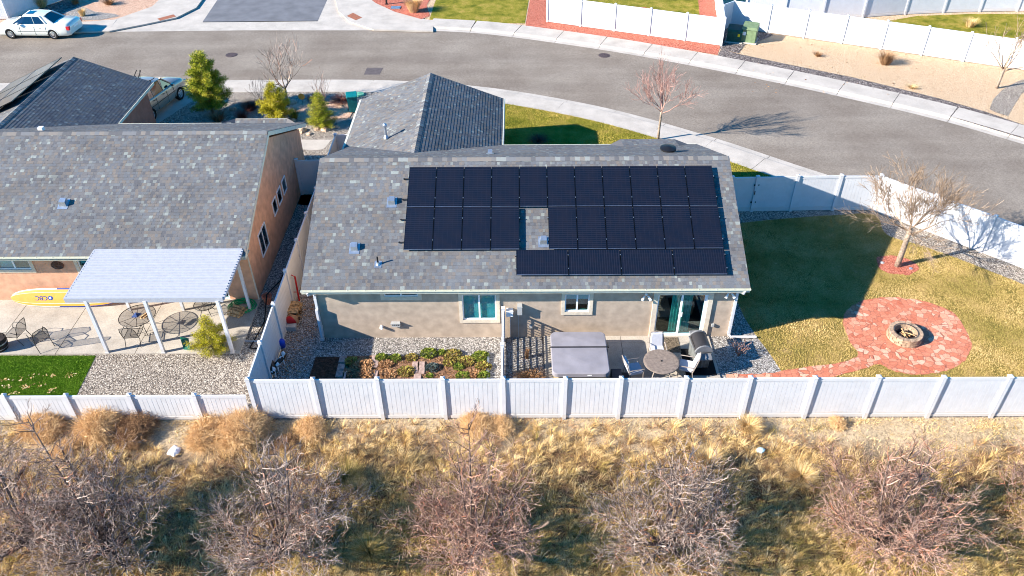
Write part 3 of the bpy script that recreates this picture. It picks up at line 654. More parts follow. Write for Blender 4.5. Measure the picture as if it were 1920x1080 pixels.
# plant in the kitchen window
m = MB()
for k in range(60):
    a = rng.uniform(0, 6.28); c = np.array((wC[1]-.3+rng.uniform(-.16, .16), .22+rng.uniform(-.05, .08), wC[2]+.15+rng.uniform(0, .25)))
    m.add([tuple(c), tuple(c+np.array((math.cos(a)*.05, .02, .03))), tuple(c+np.array((math.cos(a+1)*.05, -.02, .06)))], [(0, 1, 2)], 0, rng.uniform(.2, 1))
tag(m.build('window_plant', 'leaf_green'), 'leafy green plant inside the small kitchen window', 'plant')
# sliding door
a, b, c, d = wD; m = MB()
for q in ((a, a+.05, c, d), (b-.05, b, c, d), (a+.05, b-.05, c, c+.06), (a+.05, b-.05, d-.05, d)): m.box(q[0], q[1], -.002, .08, q[2], q[3])
dm = (a+b)/2-.02; m.box(dm-.035, dm+.035, .0, .07, c+.06, d-.05); m.box(b-.12, b-.05, .03, .07, c+.06, d-.05)
door = m.build('sliding_door', 'frame', house)
g = MB(); g.box(a+.05, dm-.035, .05, .056, c+.06, d-.05); g.box(dm+.035, b-.12, .03, .036, c+.06, d-.05); g.build('pane', 'glass', door)
g = MB(); g.box(dm+.05, dm+.075, -.03, -.002, 1.0, 1.2); g.build('handle', 'frame', door)
g = MB()
for x in np.arange(dm-.34, dm-.05, .035): g.box(x, x+.03, .13+.02*math.sin(x*60), .15+.02*math.sin(x*60), c+.08, d-.06)
for x in np.arange(dm+.06, dm+.4, .035): g.box(x, x+.03, .13+.02*math.sin(x*60), .15+.02*math.sin(x*60), c+.08, d-.06)
g.build('curtain', 'curtain', door)
t = MB(); tw = .17
for q in ((a-tw, a, .0, d+tw), (b, b+tw, .0, d+tw), (a, b, d, d+tw)): t.box(q[0], q[1], -.06, -.001, q[2], q[3])
t.box(a, b, -.05, -.003, .0, .085); t.build('trim', 'trim', door)
# downspouts
def downspout(parent, x, side, y=-.05, ext=1):
    m = MB(); r = .042
    m.tube([(x+side*.1, -.5, EZ-.1), (x+side*.1, -.45, EZ-.24), (x, -.12, EZ-.42), (x, -.06, EZ-.55)], r, 8)
    m.box(x-.045, x+.045, -.1, -.012, .12, EZ-.5)
    for z in (.6, 1.9): m.box(x-.055, x+.055, -.106, -.004, z, z+.04)
    return m.build('downspout', 'vinyl', parent)
downspout(house, X0+.04, -1); downspout(house, X1-.03, 1)
m = MB(); m.box(-7.62, -7.53, -.2, -.11, .1, 1.5); m.box(-7.64, -7.5, -.24, -.105, .05, .14); m.build('folded_spout', 'vinyl', house)
m = MB(); e = np.array(G(1418, 636)); s_ = np.array((X1-.05, -.2)); m.tube([(X1-.03, -.06, .16), (X1+.05, -.14, .1), (e[0], e[1]+.05, .07)], .05, 6); m.build('spout_extension', 'vinyl', house)
# wall fittings
def wallbox(name, u0, u1, v0, v1, dep, mat, extra=None):
    x0, z0 = W(u0, v1, -dep); x1, _ = W(u1, v1, -dep); _, z1 = W((u0+u1)/2, v0, -dep)
    m = MB(); m.box(x0, x1, -dep, -.001, z0, z1)
    m.box(x0-.01, x1+.01, -dep-.012, -dep+.02, z1-.03, z1+.006)
    return m.build(name, mat, house)
wallbox('electric_meter_box', 970, 979, 576, 591, .22, 'greybox'); wallbox('disconnect_box', 949, 962, 584, 594, .2, 'white')
m = MB()
for u, v in ((957, 594), (972, 591)):
    x, z = W(u, v, -.05); m.tube([(x, -.06, z+.1), (x, -.06, .0)], .018, 6)
x, z = W(995, 613, -.04); m.box(x-.06, x+.06, -.07, -.002, z-.05, z+.06)
m.build('conduit', 'greybox', house)
x, z = W(742, 609, -.08); m = MB(); m.box(x-.16, x+.16, -.1, -.002, z-.1, z+.1); m.box(x-.18, x+.18, -.14, -.1, z+.06, z+.1)
for k in range(4): m.box(x-.13+.07*k, x-.09+.07*k, -.106, -.1, z-.02, z+.05, 1)
m.build('wall_vent', ['greybox', 'black'], house)
x, z = W(715, 615, -.1); m = MB(); m.lathe((x, -.14, z), [(0, 0), (.03, 0), (.05, .0), (.062, .02), (.062, .13)], 16, axis='y'); m.build('exhaust_pipe', 'white', house, smooth=False)
def flood(x, z):
    m = MB(); m.lathe((x, -.03, z), [(0, -.01), (.055, 0), (.055, .03)], 12, axis='y')
    for s in (-1, 1):
        m.tube([(x, -.04, z), (x+s*.07, -.12, z-.02)], .012, 6); m.tube([(x+s*.07, -.1, z-.01), (x+s*.12, -.17, z-.07), (x+s*.16, -.22, z-.12)], [.03, .045, .055], 10)
    m.build('flood_light', 'white', house)
flood(W(1212, 556, -.1)[0], 2.05); flood(W(1369, 550, -.1)[0], 2.15)
x, z = W(1336, 610, -.05); m = MB(); m.box(x-.05, x+.05, -.08, -.002, z-.06, z+.06); m.build('outlet_box', 'greybox', house)
# roof fittings, placed on the front slope
def on_front(u, v, h=0):
    """front roof slope point of the main house under photo position"""
    d = (u-960)/F_PX*RT-(v-540)/F_PX*UP+FW; n = np.array((0, -SL, 1.0)); P0 = np.array((0, -.45, EZ+h)); t = n@(P0-CAM)/(n@d); return CAM+t*d
def roofvent(parent, P, slope=1, big=1.0, name='roof_vent'):
    m = MB(); x, y, z = P; s = slope*SL
    def zz(yy): return z+(yy-y)*s
    a = .19*big
    m.add([(x-a, y-a-.05, zz(y-a-.05)+.018), (x+a, y-a-.05, zz(y-a-.05)+.018), (x+a, y+a, zz(y+a)+.018), (x-a, y+a, zz(y+a)+.018)], [(0, 1, 2, 3)])
    b = .13*big; hh = .17*big
    m.add([(x-b, y-b, zz(y-b)+.015), (x+b, y-b, zz(y-b)+.015), (x+b, y+b, zz(y+b)+.015), (x-b, y+b, zz(y+b)+.015), (x-b*.9, y-b*.9, zz(y)+hh*.8), (x+b*.9, y-b*.9, zz(y)+hh*.8), (x+b*.8, y+b*.6, zz(y)+hh*1.25), (x-b*.8, y+b*.6, zz(y)+hh*1.25)],
          [(4, 5, 6, 7), (0, 1, 5, 4), (1, 2, 6, 5), (2, 3, 7, 6), (3, 0, 4, 7)])
    return m.build(name, 'alu', parent)
for u, v in ((735, 379), (665, 465), (1019, 453)): roofvent(house, on_front(u, v))
P = on_front(709, 496); m = MB(); m.lathe(tuple(P), [(.09, .0), (.06, .04), (.04, .1), (.04, .12)], 14); m.tube([tuple(P), tuple(P+np.array((0, 0, .34)))], .028, 10, 1); m.add([tuple(P+np.array((sx, sy, sy*SL+.016))) for sx, sy in ((-.13, -.13), (.13, -.13), (.13, .13), (-.13, .13))], [(0, 1, 2, 3)]); m.build('vent_pipe', ['alu', 'black'], house)
def on_garage(u, v):
    d = (u-960)/F_PX*RT-(v-540)/F_PX*UP+FW; n = np.array((-SL, 0, 1.0)); P0 = np.array((-8.1, 0, EZ)); t = n@(P0-CAM)/(n@d); return CAM+t*d
P = on_garage(724, 257); m = MB(); m.lathe(tuple(P), [(.13, -.03), (.06, .1), (.055, .1), (.055, .55)], 14); m.lathe(tuple(P+np.array((0, 0, .5))), [(.055, 0), (.1, .02), (.1, .1), (.05, .16), (0, .17)], 14); m.build('flue', 'galv', house)
def on_back(u, v):
    d = (u-960)/F_PX*RT-(v-540)/F_PX*UP+FW; n = np.array((0, SL, 1.0)); P0 = np.array((0, 10.19, EZ)); t = n@(P0-CAM)/(n@d); return CAM+t*d
P = on_back(1252, 285); m = MB(); m.lathe(tuple(P), [(.2, -.1), (.2, .12), (.33, .14), (.33, .2), (.1, .27), (0, .28)], 20); m.build('turtle_vent', 'black', house)
roofvent(house, on_back(919, 288), -1, .8)
# ---- neighbour's house
nbh = thing('neighbour_house', 'peach stucco bungalow with grey shingle roof at the left edge', 'house', (-10.6, 2.3, 0))
NX1 = -10.62; NY0, NY1, NYR = 2.3, 12.0, 7.1
def nw(u0, u1, v0, v1):
    a, z = W(u0, v1, NY0); b, _ = W(u1, v1, NY0); _, d = W((u0+u1)/2, v0, NY0); return (a, b, z, d)
n1 = nw(3, 61, 485, 505); n2 = nw(152, 200, 487, 507)
n1 = (n1[0]-.1, n1[1], n1[2], 2.1); n2 = (n2[0], n2[1], n2[2], 2.1)
nd = (W(365, 560, NY0)[0], W(432, 560, NY0)[0], .06, 2.1)
mb = MB(); wall_ops(mb, -28, NX1, 0, 2.6, NY0, .2, [n1, n2, nd]); mb.box(NX1-.2, NX1, NY0+.2, NY1, 0, 2.6); mb.box(-28, NX1-.2, NY1-.2, NY1, 0, 2.6)
gable_tri(mb, NX1-.15, NX1, NY0, NYR, NY1, 2.6, 2.6+4.8*SL+.0)
mb.build('wall', 'peach', nbh)
m = MB(); m.box(-27.8, NX1-.2, NY0+.2, NY1-.2, 0, .06); m.build('floor', 'carpet', nbh)
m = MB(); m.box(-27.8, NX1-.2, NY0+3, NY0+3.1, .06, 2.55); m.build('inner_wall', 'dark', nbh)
rb, _ = gable_roof('roof', nbh, -28, -10.42, 1.65, NYR, 12.55, EZ, seed=41)
wing_roof(rb, -23.2, 3.72, 8.2, 17.35, EZ, seed=51)
porch(rb, G(442, 222, EZ+.03)[0], G(538, 222, EZ+.03)[0], 11.6, G(480, 222, EZ+.03)[1], EZ+.03)
rb.build('roof', ['shingle', 'ridgecap', 'fascia'], nbh)
gutter(nbh, -28, -10.42, 1.648, EZ-.005)
rake(nbh, -10.44, 1.65, NYR, EZ, EZ+5.45*SL); rake(nbh, -10.44, NYR, 12.55, EZ+5.45*SL, EZ)
boards(nbh, 'fascia', 'fascia', [(-19.48, -19.455, 12.6, 17.35, EZ-.12, EZ+.012), (-19.44, -14, 12.55, 12.58, EZ-.16, EZ+.012), (-28, -10.45, 1.66, 2.28, EZ-.2, EZ-.18)])
m = MB(); m.box(-20.0, -19.8, 12.0, 17.0, 0, 2.6); m.box(-26.6, -20.0, 16.8, 17.0, 0, 2.6)
m.add([(-26.6, 16.8, 2.6), (-23.2, 16.8, 3.88), (-19.8, 16.8, 2.6), (-26.6, 17, 2.6), (-23.2, 17, 3.88), (-19.8, 17, 2.6)], [(0, 1, 2), (5, 4, 3), (0, 3, 4, 1), (1, 4, 5, 2)])
m.build('garage_wall', 'pinkst', nbh)
window(nbh, *n1, NY0, blind=.9, blind_side='l'); window(nbh, *n2, NY0, blind=.5)
# neighbour's sliding door and side windows
a, b, c, d = nd; m = MB()
for q in ((a, a+.05, c, d), (b-.05, b, c, d), (a+.05, b-.05, c, c+.06), (a+.05, b-.05, d-.05, d), ((a+b)/2-.03, (a+b)/2+.03, c, d)): m.box(q[0], q[1], NY0+.01, NY0+.08, q[2], q[3])
ndoor = m.build('sliding_door', 'frame', nbh); g = MB(); g.box(a+.05, b-.05, NY0+.04, NY0+.046, c+.06, d-.05); g.build('pane', 'glass', ndoor)
def side_px(u, v, X=NX1):
    d = (u-960)/F_PX*RT-(v-540)/F_PX*UP+FW; t = (X-CAM[0])/d[0]; P = CAM+t*d; return float(P[1]), float(P[2])
for q in ([(524, 340), (534, 345)], [(510, 375), (520, 388)], [(510, 395), (514, 386)]): pass
def sidewin(ca, cb, y0, y1, z0, z1, split):
    m = MB(); x = NX1
    for q in ((y0, y0+.05, z0, z1), (y1-.05, y1, z0, z1), (y0+.05, y1-.05, z0, z0+.05), (y0+.05, y1-.05, z1-.05, z1)): m.box(x-.01, x+.035, *q)
    if split: m.box(x-.01, x+.03, (y0+y1)/2-.025, (y0+y1)/2+.025, z0+.05, z1-.05)
    f = m.build('window', 'frame', nbh); g = MB(); g.box(x+.001, x+.012, y0+.05, y1-.05, z0+.05, z1-.05); g.build('pane', 'carglass', f)
for u0, v0, u1, v1, s in ((528, 328, 533, 358, 0), (516, 352, 524, 378, 0), (509, 368, 515, 398, 0), (484, 410, 500, 478, 1)):
    pass
ya, za = side_px(491.5, 479); yb, zb = side_px(495, 409); sidewin(0, 0, ya, side_px(503, 450)[0], 1.0, 2.1, 1)
for (ul, vb) in ((512.5, 398), (521, 377), (530, 358)):
    y_, z_ = side_px(ul, vb); sidewin(0, 0, y_, y_+.62, 1.45, 2.15, 0)
# rooftop fittings
def on_nb(u, v):
    d = (u-960)/F_PX*RT-(v-540)/F_PX*UP+FW; n = np.array((0, -SL, 1.0)); P0 = np.array((0, 1.65, EZ)); t = n@(P0-CAM)/(n@d); return CAM+t*d
roofvent(nbh, on_nb(120, 382), 1, 1.05)
m = MB(); P = (-20.5, 8.3, EZ+(12.55-8.3)*SL); m.box(P[0]-.1, P[0]+.1, P[1]-.1, P[1]+.1, P[2]-.02, P[2]+.16); m.build('roof_vent', 'white', nbh)
x, z = W(108, 497, NY0); o_ = MB(); o_.lathe((x, NY0-.03, z), [(.0, 0), (.2, 0), (.235, -.02), (.25, 0), (.25, .03)], 28, axis='y', sy=.75)
for k in range(12):
    an = k*math.pi/6; o_.tube([(x+.06*math.cos(an), NY0-.05, z+.05*math.sin(an)), (x+.22*math.cos(an+.4), NY0-.05, z+.16*math.sin(an+.4))], .012, 5)
tag(o_.build('wall_ornament', flat('bronze_ornament', (110, 78, 66), .6, .4, .3)), 'oval bronze ornament hanging on the peach wall beside the window', 'wall ornament')
# neighbour's garage solar: left slope
def solar_panel(loc, U, V, w_, h_, mat, label, group, fr='solarframe_dark'):
    U, V = Vector(U), Vector(V); n = U.cross(V); o = bpy.data.objects.new('solar_panel', None); col.objects.link(o)
    o.matrix_world = Matrix(((U.x, V.x, n.x, loc[0]), (U.y, V.y, n.y, loc[1]), (U.z, V.z, n.z, loc[2]), (0, 0, 0, 1)))
    tag(o, label, 'solar panel', group)
    m = MB(); m.box(0.014, w_-.014, .014, h_-.014, .0, .033); m.build('cell_face', mat, o, local=True)
    m = MB(); e = .014
    for q in ((0, e, 0, h_), (w_-e, w_, 0, h_), (e, w_-e, 0, e), (e, w_-e, h_-e, h_)): m.box(*q, -.002, .038, 1 if q[2] == 0 and q[3] == e else 0)
    m.build('frame', [fr, 'solarframe'], o, local=True)
    return o
PW, PH = 1.035, 1.86
Vf = (0, CS, SN); nf = np.array((0, -SN, CS))
ridge = np.array((0, 4.87, EZ+5.32*SL))
def fr_pt(x, t, h=.12): return np.array((x, ridge[1]-CS*t, ridge[2]-SN*t))+nf*h
xL = on_front(768, 311, .12)[0]; xR = on_front(1340, 311, .12)[0]
T0 = (ridge[1]-on_front(1050, 311, .12)[1])/CS; T1 = (ridge[1]-on_front(1050, 386, .12)[1])/CS; T2 = (ridge[1]-on_front(1050, 466, .12)[1])/CS; T3 = (ridge[1]-on_front(1160, 513.5, .12)[1])/CS
pitch = (on_front(1357.5, 465, .12)[0]-on_front(757, 465, .12)[0])/11
print('solar', xL, xR, T0, T1, T2, T3, pitch)
ordn = ['leftmost', 'second from left', 'third from left', 'fourth from left', 'fifth from left', 'sixth from left', 'seventh from left', 'eighth from left', 'ninth from left', 'tenth from left', 'rightmost']
xa = on_front(757, 465, .12)[0]
H1 = (T2-T0)/2
for r_ in range(2):
    rown = ('upper', 'middle')[r_]
    for k in range(11):
        if r_ == 1 and k == 4: continue
        solar_panel(fr_pt(xa+k*pitch, T0+H1*(r_+1)-.01), (1, 0, 0), Vf, pitch-.022, H1-.022, 'solar', f'{ordn[k]} black solar panel in the {rown} row on the roof' if not (r_ == 1) else f'{"rightmost" if k == 10 else ordn[k]} place, black solar panel in the middle row with the gap', 'solar panels on the taupe house roof')
lp = pitch*11; lw = (on_front(1364.5, 513, .12)[0]-on_front(968, 513, .12)[0])/4; lx = on_front(968, 513, .12)[0]
for k in range(4):
    solar_panel(fr_pt(lx+k*lw, T3), (1, 0, 0), Vf, lw-.022, T3-T2-.03, 'solar_land', f'{("leftmost", "second from left", "third from left", "rightmost")[k]} sideways black solar panel in the short bottom row', 'solar panels on the taupe house roof')
m = MB()     # mounting rails
for t in (T0+H1*.27, T0+H1*.78, T0+H1*1.27, T0+H1*1.8):
    for (a_, b_) in (((-.22, 11*pitch+.05),) if t < T0+H1 else ((-.22, 4*pitch+.03), (5*pitch-.03, 11*pitch+.05))):
        p = fr_pt(xa+a_, t, .07); q = fr_pt(xa+b_, t, .07); m.tube([tuple(p), tuple(q)], .024, 4, 0)
        if a_ < -.1: m.tube([tuple(p-nf*.04+np.array((.04, 0, 0))), tuple(p+nf*.02+np.array((.04, 0, 0)))], .03, 5, 0)
for t in (T2+.25, T3-.25): p = fr_pt(lx-.05, t, .07); q = fr_pt(lx+4*lw+.05, t, .07); m.tube([tuple(p), tuple(q)], .02, 4, 0)
tag(m.build('mounting_rail', 'black'), 'black mounting rails poking out from under the solar panels', 'mounting rails')
m = MB()
for r_ in range(2):
    for k in range(12):
        if r_ == 1 and k in (4, 5): pass
        for f_ in (.27, .78):
            p = fr_pt(xa+k*pitch-.011, T0+H1*(r_+f_), .163); m.box(p[0]-.014, p[0]+.014, p[1]-.014, p[1]+.014, p[2]-.02, p[2]+.008)
for k in range(5):
    for t in (T2+.25, T3-.25): p = fr_pt(lx+k*lw-.011, t, .163); m.box(p[0]-.014, p[0]+.014, p[1]-.014, p[1]+.014, p[2]-.02, p[2]+.008)
tag(m.build('panel_clamp', 'alu'), 'small silver clamps along the seams of the solar panels', 'clamps')['kind'] = 'stuff'
# neighbour's panels on the left slope of the garage wing
for i in range(3):
    for k in range(2):
        y = 16.9-i*1.75; s0 = .25+k*1.75
        loc = (-23.2-3.72+CS*(s0)-SN*.12, y, EZ+SN*(s0)+CS*.12)
        solar_panel(loc, (0, -1, 0), (CS, 0, SN), 1.7, 1.7, 'solar', ('upper' if k else 'lower')+' black solar panel, '+('farthest', 'middle', 'nearest')[i]+' on the neighbour garage roof', 'solar panels on the neighbour garage')
# ------------------------------------------------------------------ vinyl fences
def fence(name, label, pts, h=1.83, z0=0.0, post_ends=(True, True), boards=True, group=None, th=.022, gate=None, hfun=None, seed=1, pw=.065, mat='vinyl', zf=None):
    """pts: post positions; one panel between each pair"""
    t = thing(name, label, 'fence', (pts[0][0], pts[0][1], z0)); r = random.Random(seed)
    for i, p in enumerate(pts):
        if (i == 0 and not post_ends[0]) or (i == len(pts)-1 and not post_ends[1]): continue
        d = np.array(pts[min(i+1, len(pts)-1)])-np.array(pts[max(i-1, 0)]); a = math.atan2(d[1], d[0])
        m = MB(); m.box(-pw, pw, -pw, pw, -.15, h+.03)
        m.add([(-pw-.012, -pw-.012, h+.03), (pw+.012, -pw-.012, h+.03), (pw+.012, pw+.012, h+.03), (-pw-.012, pw+.012, h+.03), (-pw-.012, -pw-.012, h+.055), (pw+.012, -pw-.012, h+.055), (pw+.012, pw+.012, h+.055), (-pw-.012, pw+.012, h+.055), (0, 0, h+.1)],
              [(3, 2, 1, 0), (0, 1, 5, 4), (1, 2, 6, 5), (2, 3, 7, 6), (3, 0, 4, 7), (4, 5, 8), (5, 6, 8), (6, 7, 8), (7, 4, 8)])
        o = m.build('post', mat, t, local=True); o.location = (p[0]-pts[0][0], p[1]-pts[0][1], 0); o.rotation_euler = (r.uniform(-.006, .006), r.uniform(-.006, .006), a)
    for i in range(len(pts)-1):
        p, q = np.array(pts[i], float), np.array(pts[i+1], float); d = q-p; Ln = np.linalg.norm(d); a = math.atan2(d[1], d[0])
        m = MB(); x = pw; n = max(3, round((Ln-2*pw)/.152)); wd = (Ln-2*pw)/n
        for k in range(n): m.box(x+.006, x+wd-.006, -th*.5, th*.5, .12, h-.1); x += wd
        m.box(pw, Ln-pw, -th*.3, th*.3, .12, h-.1)
        m.box(pw-.01, Ln-pw+.01, -.028, .028, .03, .16); m.box(pw-.01, Ln-pw+.01, -.028, .028, h-.13, h-.01)
        o = m.build('panel', mat, t, local=True); o.location = (p[0]-pts[0][0], p[1]-pts[0][1], 0); o.rotation_euler = (r.uniform(-.006, .006), r.uniform(-.0025, .0025), a+r.uniform(-.002, .002))
    return t
YF = -4.08
def fx(us, v, h, z0=0): return [(G(u, v, h)[0], YF) for u in us]
us = [585, 706, 829, 944, 1061, 1167, 1289, 1410, 1533, 1653, 1776, 1902]
pts = [(-9.0, YF)]+fx(us, 712, 1.9); dx = pts[-1][0]-pts[-2][0]; pts += [(pts[-1][0]+dx*k, YF) for k in (1, 2, 3)]
fence('rear_fence', 'long white vinyl fence facing the weedy field behind the taupe house', pts)
usl = [6, 122, 241, 363]; p2 = [(G(u, 741, 1.2)[0], YF-.04) for u in usl]
p2 = [(p2[0][0]-4.2, YF-.04), (p2[0][0]-2.1, YF-.04)]+p2+[(-9.15, YF-.04)]
fence('low_rear_fence', 'lower white vinyl fence in front of the green turf at bottom left', p2, h=1.16, post_ends=(True, False))
fence('side_fence', 'white vinyl fence running between the two houses', [(-9.0, YF), (-9.03, -2.3), (-9.08, -.2), (-9.1, 1.8), (-9.12, 3.85), (-9.13, 5.85), (-9.14, 7.9), (-9.15, 9.95), (-9.16, 12.9)], post_ends=(False, True))
fence('side_gate', 'white vinyl gate closing the dark alley beside the peach house', [(-10.55, 10.35), (-9.22, 10.37)], h=1.86, post_ends=(True, False))
fence('front_return_fence', 'short shaded white fence joining the garage wing on the left', [(-9.16, 12.9), (-7.8, 13.0)], post_ends=(False, False))
rp = [(7.75, 8.6), (9.4, 8.62), (10.55, 8.64), (12.35, 8.68), (14.3, 8.72), (16.1, 8.7)]
fr = fence('yard_return_fence', 'white vinyl fence with a gate, half in blue shadow behind the lawn', rp, post_ends=(False, True))
m = MB(); 
for z in (.5, 1.4): m.box(10.42, 10.66, 8.575, 8.6, z, z+.07)
m.box(10.5, 10.54, 8.56, 8.58, .95, 1.15); m.build('gate_latch', 'black', fr)
dp = [(16.1, 8.7)]; dv = np.array((.72, -.694))
for k in range(1, 9): dp.append(tuple(np.array(dp[0])+dv*2.42*k))
fence('street_fence', 'sunlit white vinyl fence running diagonally along the road on the right', dp, post_ends=(False, True))
A0, A1 = np.array(G(1026, 41)), np.array(G(1352, 86))
ap = [tuple(A0+(A1-A0)*k/5) for k in range(6)]
fence('far_street_fence', 'bright white fence beside red gravel across the road, top centre', ap)
SD = np.array(G(1350, 0, 1.83))-np.array(G(1355, 33, 1.83)); SD = SD/np.linalg.norm(SD)
sfp = [tuple(A1+SD*2.3*k) for k in range(5)]
fence('far_return_fence', 'white fence leading away from the road corner left of the green utility boxes', sfp, post_ends=(False, True))
B0 = np.array(G(1378, 1, 1.83)); B1 = np.array(G(1915, 131)); dB = (B1-B0)/np.linalg.norm(B1-B0)
Bl = [tuple(B0+dB*2.44*k) for k in range(11)]
fence('far_yard_fence', 'long bright white fence above the tan gravel bank, top right', Bl, post_ends=(True, True))
fence('utility_nook_fence', 'short shaded white fence closing the nook behind the utility boxes', [tuple(A1+SD*2.6), tuple(B0)], post_ends=(False, False))
cpt = px([(1395, 34), (1468, 36), (1540, 36), (1617, 33), (1696, 27), (1768, 24), (1836, 22), (1906, 21), (1975, 21), (2045, 22)])
fence('far_boundary_fence', 'grey white fence closing the far lawn at the top right corner', cpt)
wc = np.array(G(18, 36)); fence('corner_fence', 'white fence corner at the top left beside the parked white car', [tuple(wc+np.array((-5, -.3))), tuple(wc+np.array((-2.5, -.15))), tuple(wc), tuple(wc+np.array((1.3, 2.6))), tuple(wc+np.array((2.6, 5.2)))])
# ------------------------------------------------------------------ back yard objects
# lattice screen beside the tub
lt = thing('lattice_screen', 'white lattice screen standing edge-on left of the hot tub', 'lattice screen', (-.76, -.15, 0))
for i, (a, b) in enumerate(((-.25, -2.05), (-2.2, -3.95))):
    m = MB(); x = -.76
    for y in np.arange(b+.07, a-.05, .125): m.box(x-.012, x-.002, y-.02, y+.02, .12, 1.42)
    for z in np.arange(.16, 1.42, .125): m.box(x+.002, x+.012, b+.03, a-.03, z-.02, z+.02)
    for z0_, z1_ in ((.06, .13), (1.4, 1.47)): m.box(x-.03, x+.03, b, a, z0_, z1_)
    for y in (a, b): m.box(x-.028, x+.028, y-.03, y+.03, .03, 1.46)
    m.build('lattice_panel', 'vinyl', lt)
for y in (-.16, -2.12): m = MB(); m.box(-.82, -.7, y-.055, y+.055, -.1, 1.56); m.box(-.83, -.69, y-.065, y+.065, 1.56, 1.59); m.build('post', 'vinyl', lt)
# hot tub
tub = thing('hot_tub', 'square hot tub under a grey folding cover on the patio slab', 'hot tub', (1.93, -1.83, 0))
tx0, tx1, ty0, ty1 = .95, 2.93, -2.93, -.76
m = MB(); m.bbox(tx0+.06, tx1-.06, ty0+.06, ty1-.06, .06, .8, .14)
for k in range(26):
    x = tx0+.22+k*.063; m.box(x, x+.045, ty0+.045, ty0+.062, .12, .76)
m.build('cabinet', 'tubbody', tub)
def cover_half(a, b, lowfront):
    m = MB(); rr = .2; z0_, z1_ = .82, .93; pts_ = []
    def corner(cx_, cy_, a0):
        return [(cx_+rr*math.cos(a0+k*math.pi/12), cy_+rr*math.sin(a0+k*math.pi/12)) for k in range(7)]
    if lowfront: poly = corner(tx0+rr, a+rr, math.pi)+corner(tx1-rr, a+rr, 1.5*math.pi)+[(tx1, b), (tx0, b)]
    else: poly = [(tx0, a), (tx1, a)]+corner(tx1-rr, b-rr, 0)+corner(tx0+rr, b-rr, .5*math.pi)
    n = len(poly); cx_, cy_ = (tx0+tx1)/2, (a+b)/2
    def sc_(f, z): return [(cx_+(x-cx_)*f, cy_+(y-cy_)*f, z) for x, y in poly]
    m.grid([sc_(1.0, .76), sc_(1.0, z1_-.03), sc_(.99, z1_-.008), sc_(.97, z1_)], close=True); v = sc_(.97, z1_); cc = [(cx_, cy_, z1_+.03)]
    m.add(v+cc, [(i, (i+1) % n, n) for i in range(n)])
    return m.build('cover_half', 'tubcover', tub, smooth=False)
cover_half(-1.58, ty1, 0); cover_half(ty0, -1.6, 1)
m = MB(); m.tube([(tx0-.06, -1.59, .3), (tx0-.06, -1.59, .9), (tx0-.02, -1.59, .945), (tx1+.02, -1.59, .945), (tx1+.06, -1.59, .9), (tx1+.06, -1.2, .85), (tx1+.06, -1.59, .3)], .018, 6); m.build('cover_lifter', 'black', tub)
m = MB(); m.box(2.15, 2.3, ty0-.006, ty0-.001, .83, .87); m.build('cover_label', 'white', tub)
m = MB(); m.bbox(3.05, 3.42, -2.9, -2.15, .06, .42, .02); m.bbox(3.42, 3.75, -2.9, -2.15, .06, .24, .02)
tag(m.build('tub_step', flat('dark_step', (44, 50, 62), .7)), 'dark two-tread step beside the right side of the hot tub', 'step')
# dining table
tb = thing('patio_table', 'round taupe dining table with an umbrella hole on the patio slab', 'table', (4.8, -2.14, .06))
m = MB(); m.lathe((0, 0, 0), [(.02, .67), (.02, .70), (.57, .70), (.62, .69), (.625, .66), (.6, .65), (.02, .65)], 40); m.build('table_top', 'tabletop', tb, local=True)
for k in range(4):
    a = math.pi/4+k*math.pi/2; m = MB(); m.tube([(.42*math.cos(a), .42*math.sin(a), .66), (.38*math.cos(a), .38*math.sin(a), .4), (.5*math.cos(a), .5*math.sin(a), 0)], .022, 6); m.build('leg', 'alufurn', tb, local=True)
m = MB(); m.lathe((0, 0, .70), [(.03, 0), (.03, .02), (0, .021)], 12); m.build('umbrella_ring', 'black', tb, local=True)
def patio_chair(loc, rz, label):
    t = thing('patio_chair', label, 'chair', loc, rz, 'chairs around the round patio table')
    m = MB()
    for s in (-1, 1):
        m.tube([(s*.27, .26, 0), (s*.28, .24, .42), (s*.29, .26, .62), (s*.29, -.18, .64), (s*.27, -.3, .6)], .018, 6)
        m.tube([(s*.27, -.3, 0), (s*.26, -.24, .38), (s*.26, -.34, .75), (s*.22, -.4, .98)], .018, 6)
    m.tube([(-.22, -.4, .98), (0, -.42, 1.01), (.22, -.4, .98)], .018, 6); m.tube([(-.27, .24, .38), (.27, .24, .38)], .016, 6); m.tube([(-.26, -.24, .36), (.26, -.24, .36)], .016, 6)
    m.build('frame', 'alufurn', t, local=True)
    m = MB(); m.bbox(-.25, .25, -.24, .27, .39, .5, .035); m.build('seat_cushion', 'cushion', t, local=True)
    m = MB(); rows = []
    for k, (y, z) in enumerate(((-.24, .48), (-.27, .62), (-.31, .8), (-.35, .96))):
        w_ = .24-.01*k; rows.append([(-w_, y, z), (-w_+.03, y+.055, z), (w_-.03, y+.055, z), (w_, y, z), (w_-.03, y-.045, z+.01), (-w_+.03, y-.045, z+.01)])
    m.grid(rows[::-1], close=True); m.add(rows[-1], [tuple(range(6))]); m.add(rows[0], [tuple(range(5, -1, -1))]); m.build('back_cushion', 'cushion', t, local=True)
    return t
c0 = patio_chair((4.8, -1.32, .06), math.pi+.05, 'patio chair with pale cushion on the house side of the round table')
copytree(c0, (3.85, -2.25, .06), -math.pi/2+.25, 'patio chair with pale cushion between the hot tub and the round table')
copytree(c0, (5.72, -2.1, .06), math.pi/2-.3, 'patio chair with pale cushion between the round table and the grill')
copytree(c0, (4.75, -3.12, .06), .0, 'patio chair with pale cushion half hidden behind the white rear fence')
